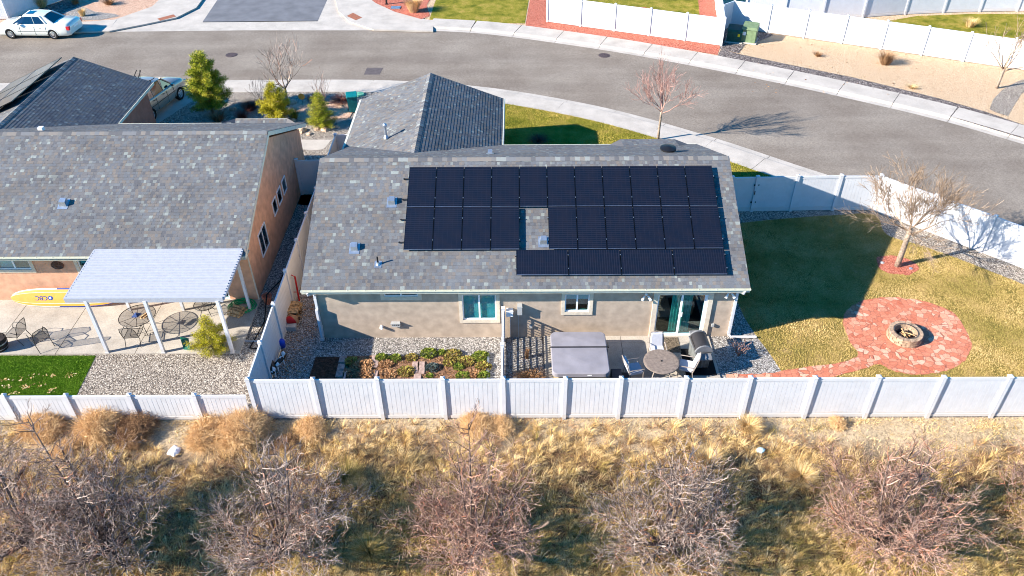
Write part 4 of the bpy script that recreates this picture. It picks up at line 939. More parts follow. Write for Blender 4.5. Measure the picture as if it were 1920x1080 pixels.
# grill
g = thing('gas_grill', 'dark gas grill with grey end caps at the right end of the patio', 'grill', (6.28, -1.45, .06), R(4))
m = MB(); m.add([(-.26, -.38, .08), (.26, -.38, .08), (.26, .38, .08), (-.26, .38, .08), (-.29, -.42, .84), (.29, -.42, .84), (.29, .42, .84), (-.29, .42, .84)], [(0, 3, 2, 1), (4, 5, 6, 7), (0, 1, 5, 4), (1, 2, 6, 5), (2, 3, 7, 6), (3, 0, 4, 7)])
for k in range(5): m.tube([(-.24+.12*k, -.395, .1), (-.26+.13*k, -.43, .8)], .025, 5)
m.build('cabinet', 'grillcab', g, local=True)
m = MB(); prof = [(math.cos(a)*.3, math.sin(a)*.27) for a in np.linspace(0, math.pi, 12)]
m.grid([[(x, y, .86+z) for x, z in prof] for y in (.38, -.38)]); m.build('hood', 'grilldark', g, local=True, smooth=True)
for s in (-1, 1):
    m = MB(); pr = [(x*1.06, z*1.08) for x, z in prof]; y0_, y1_ = (s*.38, s*.44)
    m.grid([[(x, y, .86+z) for x, z in pr] for y in sorted((y0_, y1_), reverse=True)])
    for y_ in (y0_, y1_): m.add([(x, y_, .86+z) for x, z in pr], [tuple(range(len(pr)))])
    m.build('hood_end', 'grillgrey', g, local=True)
    m = MB(); m.bbox(-.24, .24, min(s*.46, s*.78), max(s*.46, s*.78), .8, .86, .03); m.build('side_shelf', 'grillgrey', g, local=True)
m = MB(); m.tube([(-.32, -.3, .98), (-.38, -.3, 1.0), (-.38, .3, 1.0), (-.32, .3, .98)], .015, 6); m.build('handle', 'grillgrey', g, local=True)
m = MB(); m.lathe((0, 0, .09), [(.0, -.3), (.09, -.3), (.09, -.26), (0, -.26)], 16, axis='y'); m.build('wheel', 'rubber', g, local=True)
m = MB(); m.box(5.75, 6.85, -2.15, -.75, .061, .069); tag(m.build('grill_mat', 'rubber'), 'black mat lying under the gas grill', 'mat')
m = MB(); a_ = G(1250, 632); m.box(5.05, 5.78, -.95, -.12, .061, .073)
for k in range(9): m.box(5.08+.08*k, 5.1+.08*k, -.92, -.15, .073, .076)
tag(m.build('doormat', 'mat'), 'brown woven doormat in front of the sliding door', 'doormat')
# fire pit
pc = np.array(G(1700, 637)); pc = np.array((14.25, -.1))
circ = [tuple(p) for p in smooth_line(px([(1680, 558), (1735, 566), (1790, 590), (1820, 640), (1812, 672), (1780, 693), (1725, 703), (1680, 697), (1648, 684), (1618, 692), (1560, 707), (1500, 712)])+[(8.9, -2.55), (7.2, -2.6)])]
circ2 = [tuple(p) for p in smooth_line([(7.2, -2.02), (8.6, -2.0)]+px([(1500, 690), (1560, 683), (1608, 667), (1592, 640), (1582, 612), (1584, 588), (1610, 566), (1650, 558)]))]
fr_ = circ+circ2; ro_ = random.Random(2); fr2 = []
for k_ in range(len(fr_)):
    a_, b_ = np.array(fr_[k_]), np.array(fr_[(k_+1) % len(fr_)]); n_ = max(1, int(np.linalg.norm(b_-a_)/.12)); t_ = (b_-a_)/(np.linalg.norm(b_-a_)+1e-9)
    for i_ in range(n_): q_ = a_+(b_-a_)*i_/n_+np.array((-t_[1], t_[0]))*ro_.uniform(-.035, .03); fr2.append((float(q_[0]), float(q_[1])))
sheet('flagstone_patio', fr2, .02, 'flag', th=.05)
fp = thing('fire_pit', 'round stone fire pit in the middle of the red flagstone circle', 'fire pit', (pc[0], pc[1], .02))
for lay in range(3):
    m = MB(); n = 15
    for k in range(n):
        a0, a1 = (k+.5*(lay % 2))*2*math.pi/n+.02, (k+1+.5*(lay % 2))*2*math.pi/n-.02; z = lay*.12; ro = .62-.01*lay; ri = .4
        pts_ = [(ro*math.cos(a), ro*math.sin(a)) for a in (a0, (a0+a1)/2, a1)]+[(ri*math.cos(a), ri*math.sin(a)) for a in (a1, (a0+a1)/2, a0)]
        jj = rng.uniform(-.012, .012); pts_ = [(x*(1+jj), y*(1+jj)) for x, y in pts_]; m.prism(pts_, z*.84+.004, z*.84+.098)
    m.build('stone_course', 'stone', fp, local=True)
m = MB(); m.lathe((0, 0, 0), [(.41, .0), (.41, .31), (.45, .312)], 36); m.lathe((0, 0, .02), [(0, .03), (.4, .03)], 36, 0); m.build('steel_liner', flat('rusty_liner', (92, 84, 80), .7, .3, .3, var=.2), fp, local=True)
m = MB(); m.lathe((0, 0, .04), [(0, .05), (.2, .03), (.39, .0)], 20); m.build('ash_bed', 'ash', fp, local=True)
fwood = thing('charred_logs', 'short sticks lying in the stone fire pit', 'firewood', (pc[0], pc[1], .1))
for k in range(9):
    a = rng.uniform(0, 3.14); m = MB(); p = np.array((rng.uniform(-.1, .14), rng.uniform(-.15, .1), .03+.02*k)); d = np.array((math.cos(a), math.sin(a), rng.uniform(-.1, .5)))*.17
    m.tube([tuple(p-d), tuple(p+d)], .022, 6); m.build('log', 'twine', fwood, local=True)
# mulch ring and lights at the yard tree
TR = np.array(G(1682, 499))
def blob(c, rx, ry, n=28, j=.08, seed=0):
    r = random.Random(seed); ph = [r.uniform(0, 6.28) for _ in range(4)]
    return [(c[0]+rx*math.cos(a)*(1+j*math.sin(3*a+ph[0])+j*.6*math.sin(5*a+ph[1])), c[1]+ry*math.sin(a)*(1+j*math.sin(2*a+ph[2])+j*.6*math.sin(7*a+ph[3]))) for a in np.linspace(0, 2*math.pi, n, endpoint=False)]
sheet('mulch_ring', blob((TR[0]-.02, TR[1]+.05), .82, .72, seed=3), .02, 'redgravel', th=.03)
def boulder(name, c, r, mat, label, cat='rock', group=None, sq=.7, seed=0, z=0):
    rr = random.Random(seed); m = MB(); rows = []
    K = [rr.uniform(.8, 1.2) for _ in range(10)]
    for i, ph in enumerate(np.linspace(-.5, math.pi/2, 6)):
        rows.append([(c[0]+r*math.cos(ph)*math.cos(a)*K[j]*rr.uniform(.93, 1.07), c[1]+r*math.cos(ph)*math.sin(a)*K[(j+3) % 10]*rr.uniform(.93, 1.07), z+r*sq*math.sin(ph)*rr.uniform(.95, 1.05)) for j, a in enumerate(np.linspace(0, 2*math.pi, 10, endpoint=False))])
    m.grid(rows, close=True); return tag(m.build(name, mat), label, cat, group)
boulder('river_rock', (TR[0]-.55, TR[1]+.22), .09, 'greybox', 'pale rock in the shaded side of the red mulch ring', seed=2)
boulder('river_rock', (TR[0]+.5, TR[1]-.2), .09, 'galv', 'bluish rock in the sunny side of the red mulch ring', seed=4)
# spotlights by the diagonal fence
for i, (u, v) in enumerate(((1800, 441), (1810, 443))):
    p = G(u, v); t = thing('garden_light', ('left' if i == 0 else 'right')+' of the two small garden lights at the foot of the diagonal fence', 'garden light', p, 0, 'pair of garden lights'); m = MB(); m.tube([(0, 0, 0), (0, 0, .3)], .012, 5); m.build('stake', 'black', t, local=True)
    m = MB(); m.lathe((0, 0, .3), [(0.02, 0), (.07, .03), (.07, .07), (0, .1)], 12); m.build('lamp_head', 'galv', t, local=True)
# garden bed
soil_p = [(G(640, 666)[0], -4.03), (G(640, 666)[0], -.95), (G(912, 664)[0], -.98), (G(912, 664)[0], -4.03)]
S0 = G(645, 668); S1 = G(913, 668)
sheet('garden_bed', [(S0[0], -4.03), (S0[0], S0[1]), (S1[0], S1[1]), (S1[0], -4.03)], .03, 'soil', th=.05)
D0 = G(592, 670); D1 = G(641, 670)
sheet('empty_bed_soil', [(D0[0]-.05, -4.03), (D0[0], D0[1]), (D1[0], D1[1]), (D1[0], -4.03)], .03, 'darksoil', th=.05)
pavers = [(896, 677), (895, 687)]
pvl = [((643, 676), 'right edge of the dark empty bed, topmost'), ((640, 690), 'right edge of the dark empty bed, middle'), ((637, 703), 'right edge of the dark empty bed, lowest'), ((704, 674), 'left of the green leaves, top of the short paver row'), ((703, 685), 'short paver row, second from the top'), ((702, 703), 'short paver row, nearest the fence'),
       ((780, 686), 'upper left one of the four grouped pavers'), ((790, 686), 'upper right one of the four grouped pavers'), ((779, 697), 'lower left one of the four grouped pavers'), ((790, 697), 'lower right one of the four grouped pavers'), ((783, 710), 'by itself below the four grouped pavers')]
for (uv, lb) in pvl:
    p = G(*uv); m = MB(); m.bbox(p[0]-.13, p[0]+.13, p[1]-.16, p[1]+.16, .02, .075, .01); tag(m.build('paver', 'paver'), 'pinkish paver, '+lb, 'paver', 'pavers in the garden bed')
m = MB(); m.box(S1[0]+.01, S1[0]+.09, -4.0, S1[1], 0, .09); tag(m.build('bed_edging', 'galv'), 'grey edging board along the right end of the garden bed', 'edging')
# planks at the end of the dark bed
m = MB(); p = G(650, 700); m.box(p[0]-.05, p[0]+.02, -3.0, -1.9, .03, .1); tag(m.build('plank', 'galv'), 'grey plank lying between the dark bed and the dry leaves', 'plank')
# firewood, hand truck and the rest by the side fence
def logpile(name, label, c, n, L_, rz, seed, layers=3, wmat='twine', r0=.07):
    rr = random.Random(seed); t = thing(name, label, 'firewood', c, rz); k = 0
    for lay in range(layers):
        for i in range(n-lay):
            m = MB(); r_ = r0*rr.uniform(.75, 1.15); y = (i-(n-lay)/2+.5)*r0*2.05+rr.uniform(-.01, .01); z = r0*(1+1.75*lay); dx_ = rr.uniform(-.06, .06); Lh = L_/2*rr.uniform(.85, 1.1)
            nn = rr.choice((4, 5, 6)); m.tube([(-Lh+dx_, y, z), (dx_, y+rr.uniform(-.01, .01), z+.005), (Lh+dx_, y, z)], [r_, r_*1.04, r_*.96], nn, rr.choice((0, 0, 1)))
            m.build('log', [wmat, 'woodend'], t, local=True); k += 1
    return t
logpile('firewood_stack', 'split firewood piled against the side fence above the red bag', (*G(551, 592), .12), 7, .5, .1, 5, 3)
rb_ = thing('firewood_bag', 'red and tan bag slumped in front of the firewood by the side fence', 'bag', (*G(547, 608), .02))
m = MB()
rows = []
for i, ph in enumerate(np.linspace(0, math.pi, 9)):
    rows.append([(.32*math.cos(a)*math.sin(ph)**.6*(1+.1*math.sin(3*a+i)), .2*math.sin(a)*math.sin(ph)**.6, .2-.2*math.cos(ph)*(1+.08*math.sin(5*a))) for a in np.linspace(0, 2*math.pi, 16, endpoint=False)])
m.grid(rows[::1], close=True)
for i, q in enumerate(m.f): m.mi[i] = 1 if (i % 16) in (10, 11, 12, 13) else 0
m.build('sack', [flat('tan_paper', (170, 130, 96), .9), 'red'], rb_, local=True, smooth=True)
m = MB(); p = G(546, 617); m.bbox(p[0]-.2, p[0]+.22, p[1]-.12, p[1]+.12, 0, .2, .015); tag(m.build('concrete_block', 'greybox'), 'grey concrete block in front of the red bag by the side fence', 'block')
ht = thing('hand_truck', 'red hand truck leaning behind the firewood by the side fence', 'hand truck', (*G(556, 566), 0))
for s, nm in ((-1, 'rail'), (1, 'rail')): m = MB(); m.tube([(s*.14, -.05, .1), (s*.12, .1, 1.2)], .035, 4); m.build(nm, 'red', ht, local=True)
m = MB(); m.tube([(-.12, .1, 1.18), (0, .12, 1.26), (.12, .1, 1.18)], .02, 6); m.tube([(-.14, 0, .5), (.14, 0, .5)], .02, 4); m.build('crossbar', 'red', ht, local=True)
m = MB(); p = G(530, 650); m.lathe((p[0], p[1], 0), [(.0, .0), (.11, .0), (.13, .25), (.1, .33), (.05, .36), (0, .36)], 14); tag(m.build('jug', 'blue', smooth=True), 'small blue jug beside the shaded side fence', 'jug')
# garden figures in the left corner: black and white
def figure(name, c, rz, s, label):
    t = thing(name, label, 'garden figure', c, rz); m = MB()
    rows = []
    for i, (x, r_, z) in enumerate(((-.3, .02, .26), (-.26, .09, .26), (-.1, .12, .27), (.1, .12, .28), (.22, .1, .32), (.3, .05, .38), (.31, .01, .38))):
        rows.append([(x*s, r_*s*math.cos(a), z*s+r_*s*math.sin(a)) for a in np.linspace(0, 2*math.pi, 10, endpoint=False)])
    m.grid(rows[::-1], close=True)
    for i in range(len(m.f)): m.mi[i] = 1 if (i*7//10) % 3 else 0
    m.build('body', ['white', 'black'], t, local=True, smooth=True)
    m = MB(); m.lathe((.36*s, 0, .42*s), [(0, -.1*s), (.07*s, -.06*s), (.09*s, 0), (.06*s, .08*s), (0, .1*s)], 10); m.build('head', 'white', t, local=True, smooth=True)
    for x in (-.2, .2):
        for y in (-.07, .07): m = MB(); m.tube([(x*s, y*s, .22*s), (x*s, y*s, 0)], [.035*s, .025*s], 6); m.build('leg', 'white', t, local=True)
    return t
figure('garden_figure', (*G(512, 700), 0), 1.9, 1.1, 'black and white animal figure in the shaded corner by the rear fence, nearer one')
figure('garden_figure', (*G(525, 688), 0), 1.2, .9, 'darker black and white animal figure in the shaded corner, farther one')
# leaning hose reel / shrub bits handled with plants
# ------------------------------------------------------------------ neighbour's patio
cv = thing('patio_cover', 'white ribbed metal patio cover on white posts beside the peach house', 'patio cover', (-13.3, .8, 0))
zb, zf = 2.78, 2.58
xb0, yb = G(190, 455, zb)[0], G(300, 456, zb)[1]; xb1 = G(462, 458, zb)[0]; xf0, yf_ = G(118, 561, zf)[0], G(300, 560, zf)[1]; xf1 = G(413, 560, zf)[0]
xL_, xR_ = (xb0+xf0)/2, (xb1+xf1)/2; print('cover', xb0, xb1, xf0, xf1, yb, yf_)
m = MB(); n = 21; prof = []
for k in range(n):
    t = k/n; y = yf_+(yb-yf_)*t; st = (yb-yf_)/n; z = zf+(zb-zf)*t; dz_ = (zb-zf)/n
    prof += [(y, z+.05), (y+st*.3, z+.05+dz_*.3), (y+st*.4, z+.01+dz_*.4), (y+st*.93, z+.01+dz_*.93)]
prof.append((yb, zb+.045))
rows = [[(x, y, z) for y, z in prof] for x in (xL_, xR_)]; m.grid(rows[::-1]); m.grid([[(x, y, z-.05) for y, z in prof] for x in (xL_, xR_)])
m.build('roof_panel', 'patiowhite', cv)
m = MB(); m.box(xL_-.01, xR_+.01, yf_-.05, yf_-.002, zf-.13, zf+.06); m.box(xL_-.05, xL_-.003, yf_, yb, zf-.08, zf+.02); m.box(xR_+.003, xR_+.05, yf_, yb, zf-.08, zf+.02)
m.v = [(a, b, c+(max(0, b-yf_)*(zb-zf)/(yb-yf_) if i >= 8 else 0)) for i, (a, b, c) in enumerate(m.v)]; m.build('edge_beam', 'patiowhite', cv)
for (u, v) in ((203, 662), (308, 662), (437, 662)):
    p = G(u, v); m = MB(); m.box(p[0]-.055, p[0]+.055, p[1]-.055, p[1]+.055, .05, zf-.07); m.box(p[0]-.08, p[0]+.08, p[1]-.08, p[1]+.08, .05, .07); m.build('post', 'vinyl', cv)
for (u, v) in ((245, 583), (345, 583), (470, 583)):
    p = G(u, v); m = MB(); m.box(p[0]-.05, p[0]+.05, p[1]-.05, p[1]+.05, .05, zf+(p[1]-yf_)*(zb-zf)/(yb-yf_)-.1); m.build('post', 'vinyl', cv)
# downspout with conduit at the corner
m = MB(); m.tube([(-10.6, 2.25, 2.5), (-10.55, 2.2, .1)], .03, 6); m.build('corner_pipe', 'trim', nbh)
# paddle board on edge against the wall
sb = thing('paddle_board', 'yellow and white paddle board standing on edge against the peach wall', 'paddle board', (0, 0, 0))
bx0, _z = W(12, 555, 1.75); bx1, _ = W(215, 555, 1.75); Lb = bx1-bx0
def bw(t): return .39*max(0, 1-abs(2*t-1)**3.4)**.5
def bpt(t, s, off=0):
    """board point: t along, s across (-1..1), leaning"""
    wv = bw(t)*s; x = bx0+Lb*t; tilt = R(68); cz = .08+.39*math.sin(tilt)
    return np.array((x, 1.95+wv*math.cos(tilt)-off*math.sin(tilt), cz+wv*math.sin(tilt)+off*math.cos(tilt)))
ts = [0.001]+list(np.linspace(.01, .08, 7))+list(np.linspace(.1, .9, 34))+list(np.linspace(.92, .999, 8)); m = MB(); ss = [-1, -.88, -.62, -.58, 0, .58, .62, .88, 1]
front = [[tuple(bpt(t, s, .05*(1-abs(s)**6))) for s in ss] for t in ts]; m.grid(front)
nq = len(ss)-1
for i in range(len(ts)-1):
    for k in range(nq):
        t = ts[i]; m.mi[i*nq+k] = 0 if k in (1, 3, 4, 6) else 1
        if k in (0, 7) and t > .42: m.mi[i*nq+k] = 2
back = [[tuple(bpt(t, s, -.05*(1-abs(s)**6))) for s in ss] for t in ts]; o0 = len(m.f); m.grid([r[::-1] for r in back], 1)
deck = m.build('deck', ['surf', 'surfwhite', 'surfblue'], sb)
cu = bpy.data.curves.new('lettering', 'FONT'); cu.body = 'CBC'; cu.size = .25; cu.extrude = .002; cu.align_x = 'CENTER'; cu.align_y = 'CENTER'
to = bpy.data.objects.new('tmp', cu); col.objects.link(to); bpy.context.view_layer.update()
lm = bpy.data.meshes.new_from_object(to.evaluated_get(bpy.context.evaluated_depsgraph_get())); bpy.data.objects.remove(to)
lo = bpy.data.objects.new('lettering', lm); col.objects.link(lo); lm.materials.append(M['surfblue']); lo.parent = deck
tl = .285; cP = bpt(tl, 0, .054); uX = Vector((-1, 0, 0)); uY = Vector(-(bpt(tl, 1)-bpt(tl, -1))); uY.normalize(); uN = uX.cross(uY); 
lo.matrix_world = Matrix(((uX.x, uY.x, uN.x, cP[0]), (uX.y, uY.y, uN.y, cP[1]), (uX.z, uY.z, uN.z, cP[2]), (0, 0, 0, 1)))
m = MB(); cG = bpt(tl+.085, 0, .054); uXn, uYn = np.array(uX), np.array(uY)
ring = [tuple(cG+uXn*.1*math.cos(a)+uYn*.085*math.sin(a)-np.array(uN)*-.003) for a in np.linspace(0, 2*math.pi, 20, endpoint=False)]
m.add(ring, [tuple(range(20))], 0); 
for k in range(3):
    a = k*2.1; q = [tuple(cG+np.array(uN)*.006+uXn*(.03*math.cos(a)+rx_)+uYn*(.03*math.sin(a)+ry_)) for rx_, ry_ in ((-.03, -.01), (.01, -.03), (.035, .0), (.0, .03))]; m.add(q, [(0, 1, 2, 3)], 1)
m.build('globe_logo', ['surfblue', 'surfwhite'], deck)
# wrought iron furniture
def iron_chair(loc, rz, label, w_=.27):
    t = thing('wire_chair', label, 'chair', loc, rz, 'wire mesh chairs on the peach house patio')
    m = MB()
    for s in (-1, 1):
        m.tube([(s*w_, .3, 0), (s*w_, .26, .25), (s*w_, .3, .42), (s*(w_+.03), .22, .62), (s*(w_+.04), -.1, .64), (s*w_, -.28, .55)], .013, 5)
        m.tube([(s*w_, -.36, 0), (s*w_, -.2, .3), (s*w_, -.25, .42), (s*w_, -.36, .8), (s*w_*.8, -.44, 1.0)], .013, 5)
        m.tube([(s*w_, .26, .36), (s*w_, -.25, .4)], .012, 5)
    m.tube([(-w_*.8, -.44, 1.0), (0, -.47, 1.06), (w_*.8, -.44, 1.0)], .013, 5); m.tube([(-w_, .28, .4), (w_, .28, .4)], .012, 5); m.tube([(-w_, -.25, .4), (w_, -.25, .4)], .012, 5)
    m.build('frame', 'black', t, local=True)
    m = MB(); m.grid([[(-w_, .28, .41), (w_, .28, .41)], [(-w_, 0, .38), (w_, 0, .38)], [(-w_, -.24, .4), (w_, -.24, .4)]]); m.build('seat', 'wiremesh', t, local=True)
    m = MB(); m.grid([[(-w_, -.24, .42), (w_, -.24, .42)], [(-w_, -.35, .8), (w_, -.35, .8)], [(-w_*.8, -.43, 1.0), (w_*.8, -.43, 1.0)], [(-w_*.3, -.465, 1.05), (w_*.3, -.465, 1.05)]]); m.build('backrest', 'wiremesh', t, local=True)
    return t
ic = iron_chair((*G(38, 640), .05), math.pi/2-.15, 'wire mesh chair at the far left with its back to the patio cover')
copytree(ic, (*G(82, 650), .05), math.pi/2-.7, 'wire mesh chair turned toward the fence beside the leftmost wire chair')
copytree(ic, (*G(256, 642), .05), .1, 'wire mesh chair tucked at the round mesh table under the patio cover')
def mesh_table(loc, r_, h_, label):
    t = thing('mesh_table', label, 'table', loc); m = MB(); m.lathe((0, 0, h_), [(0, 0), (r_, 0)], 32); m.build('table_top', 'wiremesh', t, local=True)
    m = MB(); n = 28; m.tube([(r_*math.cos(k*2*math.pi/n), r_*math.sin(k*2*math.pi/n), h_) for k in range(n+1)], .014, 5, cap=False)
    for k in range(5): a = k*math.pi/5*1.0; m.tube([(-r_*math.cos(a), -r_*math.sin(a), h_-.01), (r_*math.cos(a), r_*math.sin(a), h_-.01)], .009, 4)
    m.build('rim', 'black', t, local=True)
    for k in range(4):
        a = math.pi/4+k*math.pi/2; m = MB(); m.tube([(r_*.75*math.cos(a), r_*.75*math.sin(a), h_-.02), (r_*.45*math.cos(a), r_*.45*math.sin(a), h_*.5), (r_*.72*math.cos(a), r_*.72*math.sin(a), 0)], .013, 5); m.build('leg', 'black', t, local=True)
    return t
tP = G(257, 592, .75); mesh_table((tP[0], tP[1], .05), .66, .7, 'round black mesh table with a cloth and sticks on it under the patio cover')
tQ = G(384, 570, .5); mesh_table((tQ[0], tQ[1], .05), .42, .45, 'small round dark mesh table near the peach house sliding door')
m = MB(); z = .77
m.add([(tP[0]-.18, tP[1]-.12, z), (tP[0]+.08, tP[1]-.16, z+.03), (tP[0]+.16, tP[1]+.1, z+.01), (tP[0]-.08, tP[1]+.12, z+.05), (tP[0]-.02, tP[1], z+.09)], [(0, 1, 4), (1, 2, 4), (2, 3, 4), (3, 0, 4)])
tag(m.build('blue_cloth', flat('navy_stripe', (40, 62, 110), .9, var=.3, scale=30)), 'crumpled blue striped cloth on the round mesh table', 'cloth')
m = MB(); m.tube([(tP[0]+.22, tP[1]-.2, .8), (tP[0]+.42, tP[1]+.18, .8)], .05, 5); m.tube([(tP[0]+.34, tP[1]-.2, .79), (tP[0]+.5, tP[1]+.12, .79)], .035, 5)
tag(m.build('timber_offcuts', 'twine'), 'pale timber pieces on the right side of the round mesh table', 'wood')
logpile('firewood_bundle', 'bundle of split logs on the patio slab below the green hose', (*G(447, 590), .05), 4, .5, -.35, 9, 2)
hs = MB(); hp = G(455, 577); r9 = random.Random(4)
for k in range(7):
    rr = .2+.045*k; pts_ = [(hp[0]+rr*math.cos(a)*1.15+r9.uniform(-.015, .015), hp[1]+rr*math.sin(a)+r9.uniform(-.015, .015), .07+.02*(k % 3)+r9.uniform(0, .03)) for a in np.linspace(0, 6.28, 26)]; hs.tube(pts_, .02, 5)
tag(hs.build('garden_hose', 'hose', smooth=True), 'coiled green garden hose at the corner of the peach house', 'hose')
# barrel planter at left edge
bpn = thing('half_barrel', 'dark half barrel planter cut off by the left edge of the patio', 'planter', (*G(2, 655), .05)); m = MB(); m.lathe((0, 0, 0), [(.0, 0), (.27, 0), (.34, .28), (.33, .5), (.3, .5), (.3, .42), (0, .42)], 22); m.build('tub', flat('dark_stave', (46, 38, 36), .7, .3, var=.2), bpn, local=True)
m = MB(); m.lathe((0, 0, .3), [(.34, .0), (.345, .03), (.34, .05)], 22); m.lathe((0, 0, .1), [(.30, 0), (.31, .03)], 22); m.build('hoop', 'galv', bpn, local=True)
# terracotta chimney pot and drain hose
tp = G(503, 568); m = MB(); m.lathe((tp[0], tp[1], 0), [(0, .0), (.13, 0), (.17, .3), (.2, .31), (.2, .38), (.15, .38), (.13, .3), (0, .25)], 20); tag(m.build('clay_pot', 'terracotta'), 'terracotta pot at the mouth of the dark alley between the houses', 'pot')
m = MB(); e0 = G(509, 562); e1 = G(493, 656); m.tube([(e0[0]+.2, 6.5, .05), (e0[0]+.1, 3.5, .06), (tp[0]+.02, tp[1], .42), (e0[0]+.08, .9, .05), (e0[0]-.1, -.6, .04), (e1[0]+.1, e1[1], .04)], .025, 6)
tag(m.build('drain_hose', 'rubber', smooth=True), 'thin black hose running out of the alley over the gravel', 'hose')
m = MB(); e = G(462, 641); m.tube([(e[0]-.05, e[1], .05), (e[0]+.75, e[1]-.02, .05)], .03, 6); tag(m.build('drain_pipe', 'galv'), 'short grey pipe on the gravel beside the side fence', 'pipe')
# planter boxes at the conifer
m = MB(); q = G(352, 654); m.add([(q[0]-.1, q[1]-.1, .05), (q[0]+.12, q[1]-.12, .05), (q[0]+.06, q[1]+.12, .42), (q[0]-.2, q[1]+.1, .5), (q[0]-.06, q[1]-.1, .05), (q[0]+.16, q[1]-.12, .05), (q[0]+.1, q[1]+.12, .42), (q[0]-.16, q[1]+.1, .5)], [(0, 3, 2, 1), (4, 5, 6, 7), (0, 1, 5, 4), (1, 2, 6, 5), (2, 3, 7, 6), (3, 0, 4, 7)])
tag(m.build('dustpan', 'green'), 'upright dark green plastic scoop on the patio left of the small conifer', 'scoop')
m = MB(); q = G(411, 655); m.bbox(q[0]-.2, q[0]+.2, q[1]-.12, q[1]+.12, .05, .22, .03); tag(m.build('planter_box', 'green'), 'dark green plastic planter at the foot of the small conifer', 'planter')
m = MB(); m.bbox(-19.0, -17.9, -.2, .1, .05, .06); 
# ------------------------------------------------------------------ street side objects
def utility_box(name, c, rz, w_, d_, h_, mat, label, stick):
    t = thing(name, label, 'utility box', c, rz); m = MB(); m.bbox(-w_/2, w_/2, -d_/2, d_/2, .06, h_*.78, .02); m.build('cabinet', mat, t, local=True)
    m = MB(); m.add([(-w_/2-.04, -d_/2-.05, h_*.78), (w_/2+.04, -d_/2-.05, h_*.78), (w_/2+.04, d_/2+.03, h_*.78), (-w_/2-.04, d_/2+.03, h_*.78), (-w_/2, -d_/2, h_*.92), (w_/2, -d_/2, h_*.92), (w_/2, d_/2, h_), (-w_/2, d_/2, h_)], [(0, 3, 2, 1), (4, 5, 6, 7), (0, 1, 5, 4), (1, 2, 6, 5), (2, 3, 7, 6), (3, 0, 4, 7)]); m.build('lid', mat, t, local=True)
    m = MB(); m.box(-w_/2-.1, w_/2+.1, -d_/2-.1, d_/2+.1, 0, .07); m.build('pad', 'walk', t, local=True)
    m = MB(); m.box(*stick, -d_/2-.008, -d_/2-.001, h_*.45, h_*.65); m.build('sticker', 'white' if mat == 'utilgreen' else flat('yellow_sticker', (220, 190, 20), .5), t, local=True)
    return t
utility_box('utility_box', G(1403, 77), -.38, .95, .9, 1.15, 'utilgreen', 'light green utility box with a white notice, right one of the pair', (-.4, -.2))
utility_box('utility_box', G(1376, 76), -.3, .95, .85, .95, 'utilshade', 'dark green utility box in the fence shadow, left one of the pair', (.2, .34))
m = MB(); q = G(725, 8); ps = thing('mailbox_post', 'dark square post standing in red gravel at the top edge', 'post', q); m.box(-.06, .06, -.06, .06, 0, 1.2); m.build('pole', 'black', ps, local=True)
m = MB(); m.box(-.1, .1, -.1, .1, 0, .04); m.build('base_plate', 'black', ps, local=True)
m = MB(); q = np.array(G(742, 15)); m.box(q[0]-.35, q[0]+.35, q[1]-.28, q[1]+.28, .0, .05); m.box(q[0]-.3, q[0]+.3, q[1]-.23, q[1]+.23, .05, .06); tag(m.build('valve_box_lid', 'galv'), 'flat grey valve box lid beside the tan grass clump across the road', 'valve box')
# bin
bn = thing('wheeled_bin', 'teal wheeled rubbish bin beside the garage roof of the taupe house', 'rubbish bin', (*G(663, 208), 0), .2)
m = MB(); m.add([(-.22, -.26, .05), (.22, -.26, .05), (.22, .22, .05), (-.22, .22, .05), (-.29, -.32, .95), (.29, -.32, .95), (.29, .32, .95), (-.29, .32, .95)], [(0, 3, 2, 1), (4, 5, 6, 7), (0, 1, 5, 4), (1, 2, 6, 5), (2, 3, 7, 6), (3, 0, 4, 7)]); m.build('body', 'teal', bn, local=True)
m = MB(); m.bbox(-.31, .31, -.36, .36, .95, 1.03, .03); m.build('lid', 'teal', bn, local=True)
for s in (-1, 1): m = MB(); m.lathe((s*.24, .24, .12), [(0, -.03), (.12, -.03), (.12, .03), (0, .03)], 14, axis='x'); m.build('wheel', 'rubber', bn, local=True)
# disc on a stick in the front bed
dt = thing('garden_spinner', 'pale round disc on a stick among the front garden shrubs', 'garden ornament', (*G(568, 196), 0)); m = MB(); m.tube([(0, 0, 0), (0, 0, .4)], .012, 5); m.build('stake', 'black', dt, local=True)
m = MB(); m.lathe((0, -.02, .5), [(0, -.02), (.17, -.015), (.19, 0), (.17, .015), (0, .02)], 22, axis='y'); m.build('disc', 'surf', dt, local=True)
m = MB(); q = G(674, 178); m.lathe((q[0], q[1], 0), [(0, .0), (.3, .0), (.28, .08), (0, .12)], 16); tag(m.build('valve_cover', flat('mint_lid', (110, 176, 140), .7)), 'mint green round lid on the gravel near the sidewalk', 'valve cover')
# rocks in the front garden
rk = [(553, 240, .22), (566, 246, .28), (580, 252, .16), (548, 226, .2), (596, 243, .2), (610, 244, .24), (620, 240, .18), (632, 238, .16), (500, 185, .25), (548, 193, .28), (586, 190, .2), (598, 188, .24), (437, 205, .22), (575, 208, .14), (640, 200, .14), (545, 206, .3)]
side_ = ['nearest the peach house corner', 'largest below the little evergreen', 'small one below the little evergreen', 'left of the pink gravel mound', 'at the left foot of the little evergreen', 'just below the little evergreen', 'right foot of the little evergreen', 'rightmost of the rocks below the evergreen', 'behind the yellow pine', 'right of the yellow pine by the trunk', 'top of the pink mound', 'top right of the pink mound', 'in the big pine shadow', 'in the middle of the pink mound', 'right of the little evergreen', 'large, between yellow pine and pink mound']
for i, (u, v, r_) in enumerate(rk): boulder('garden_rock', G(u, v), r_, 'boulders', 'tan garden rock, '+side_[i], 'rock', 'rocks in the front garden', seed=i)
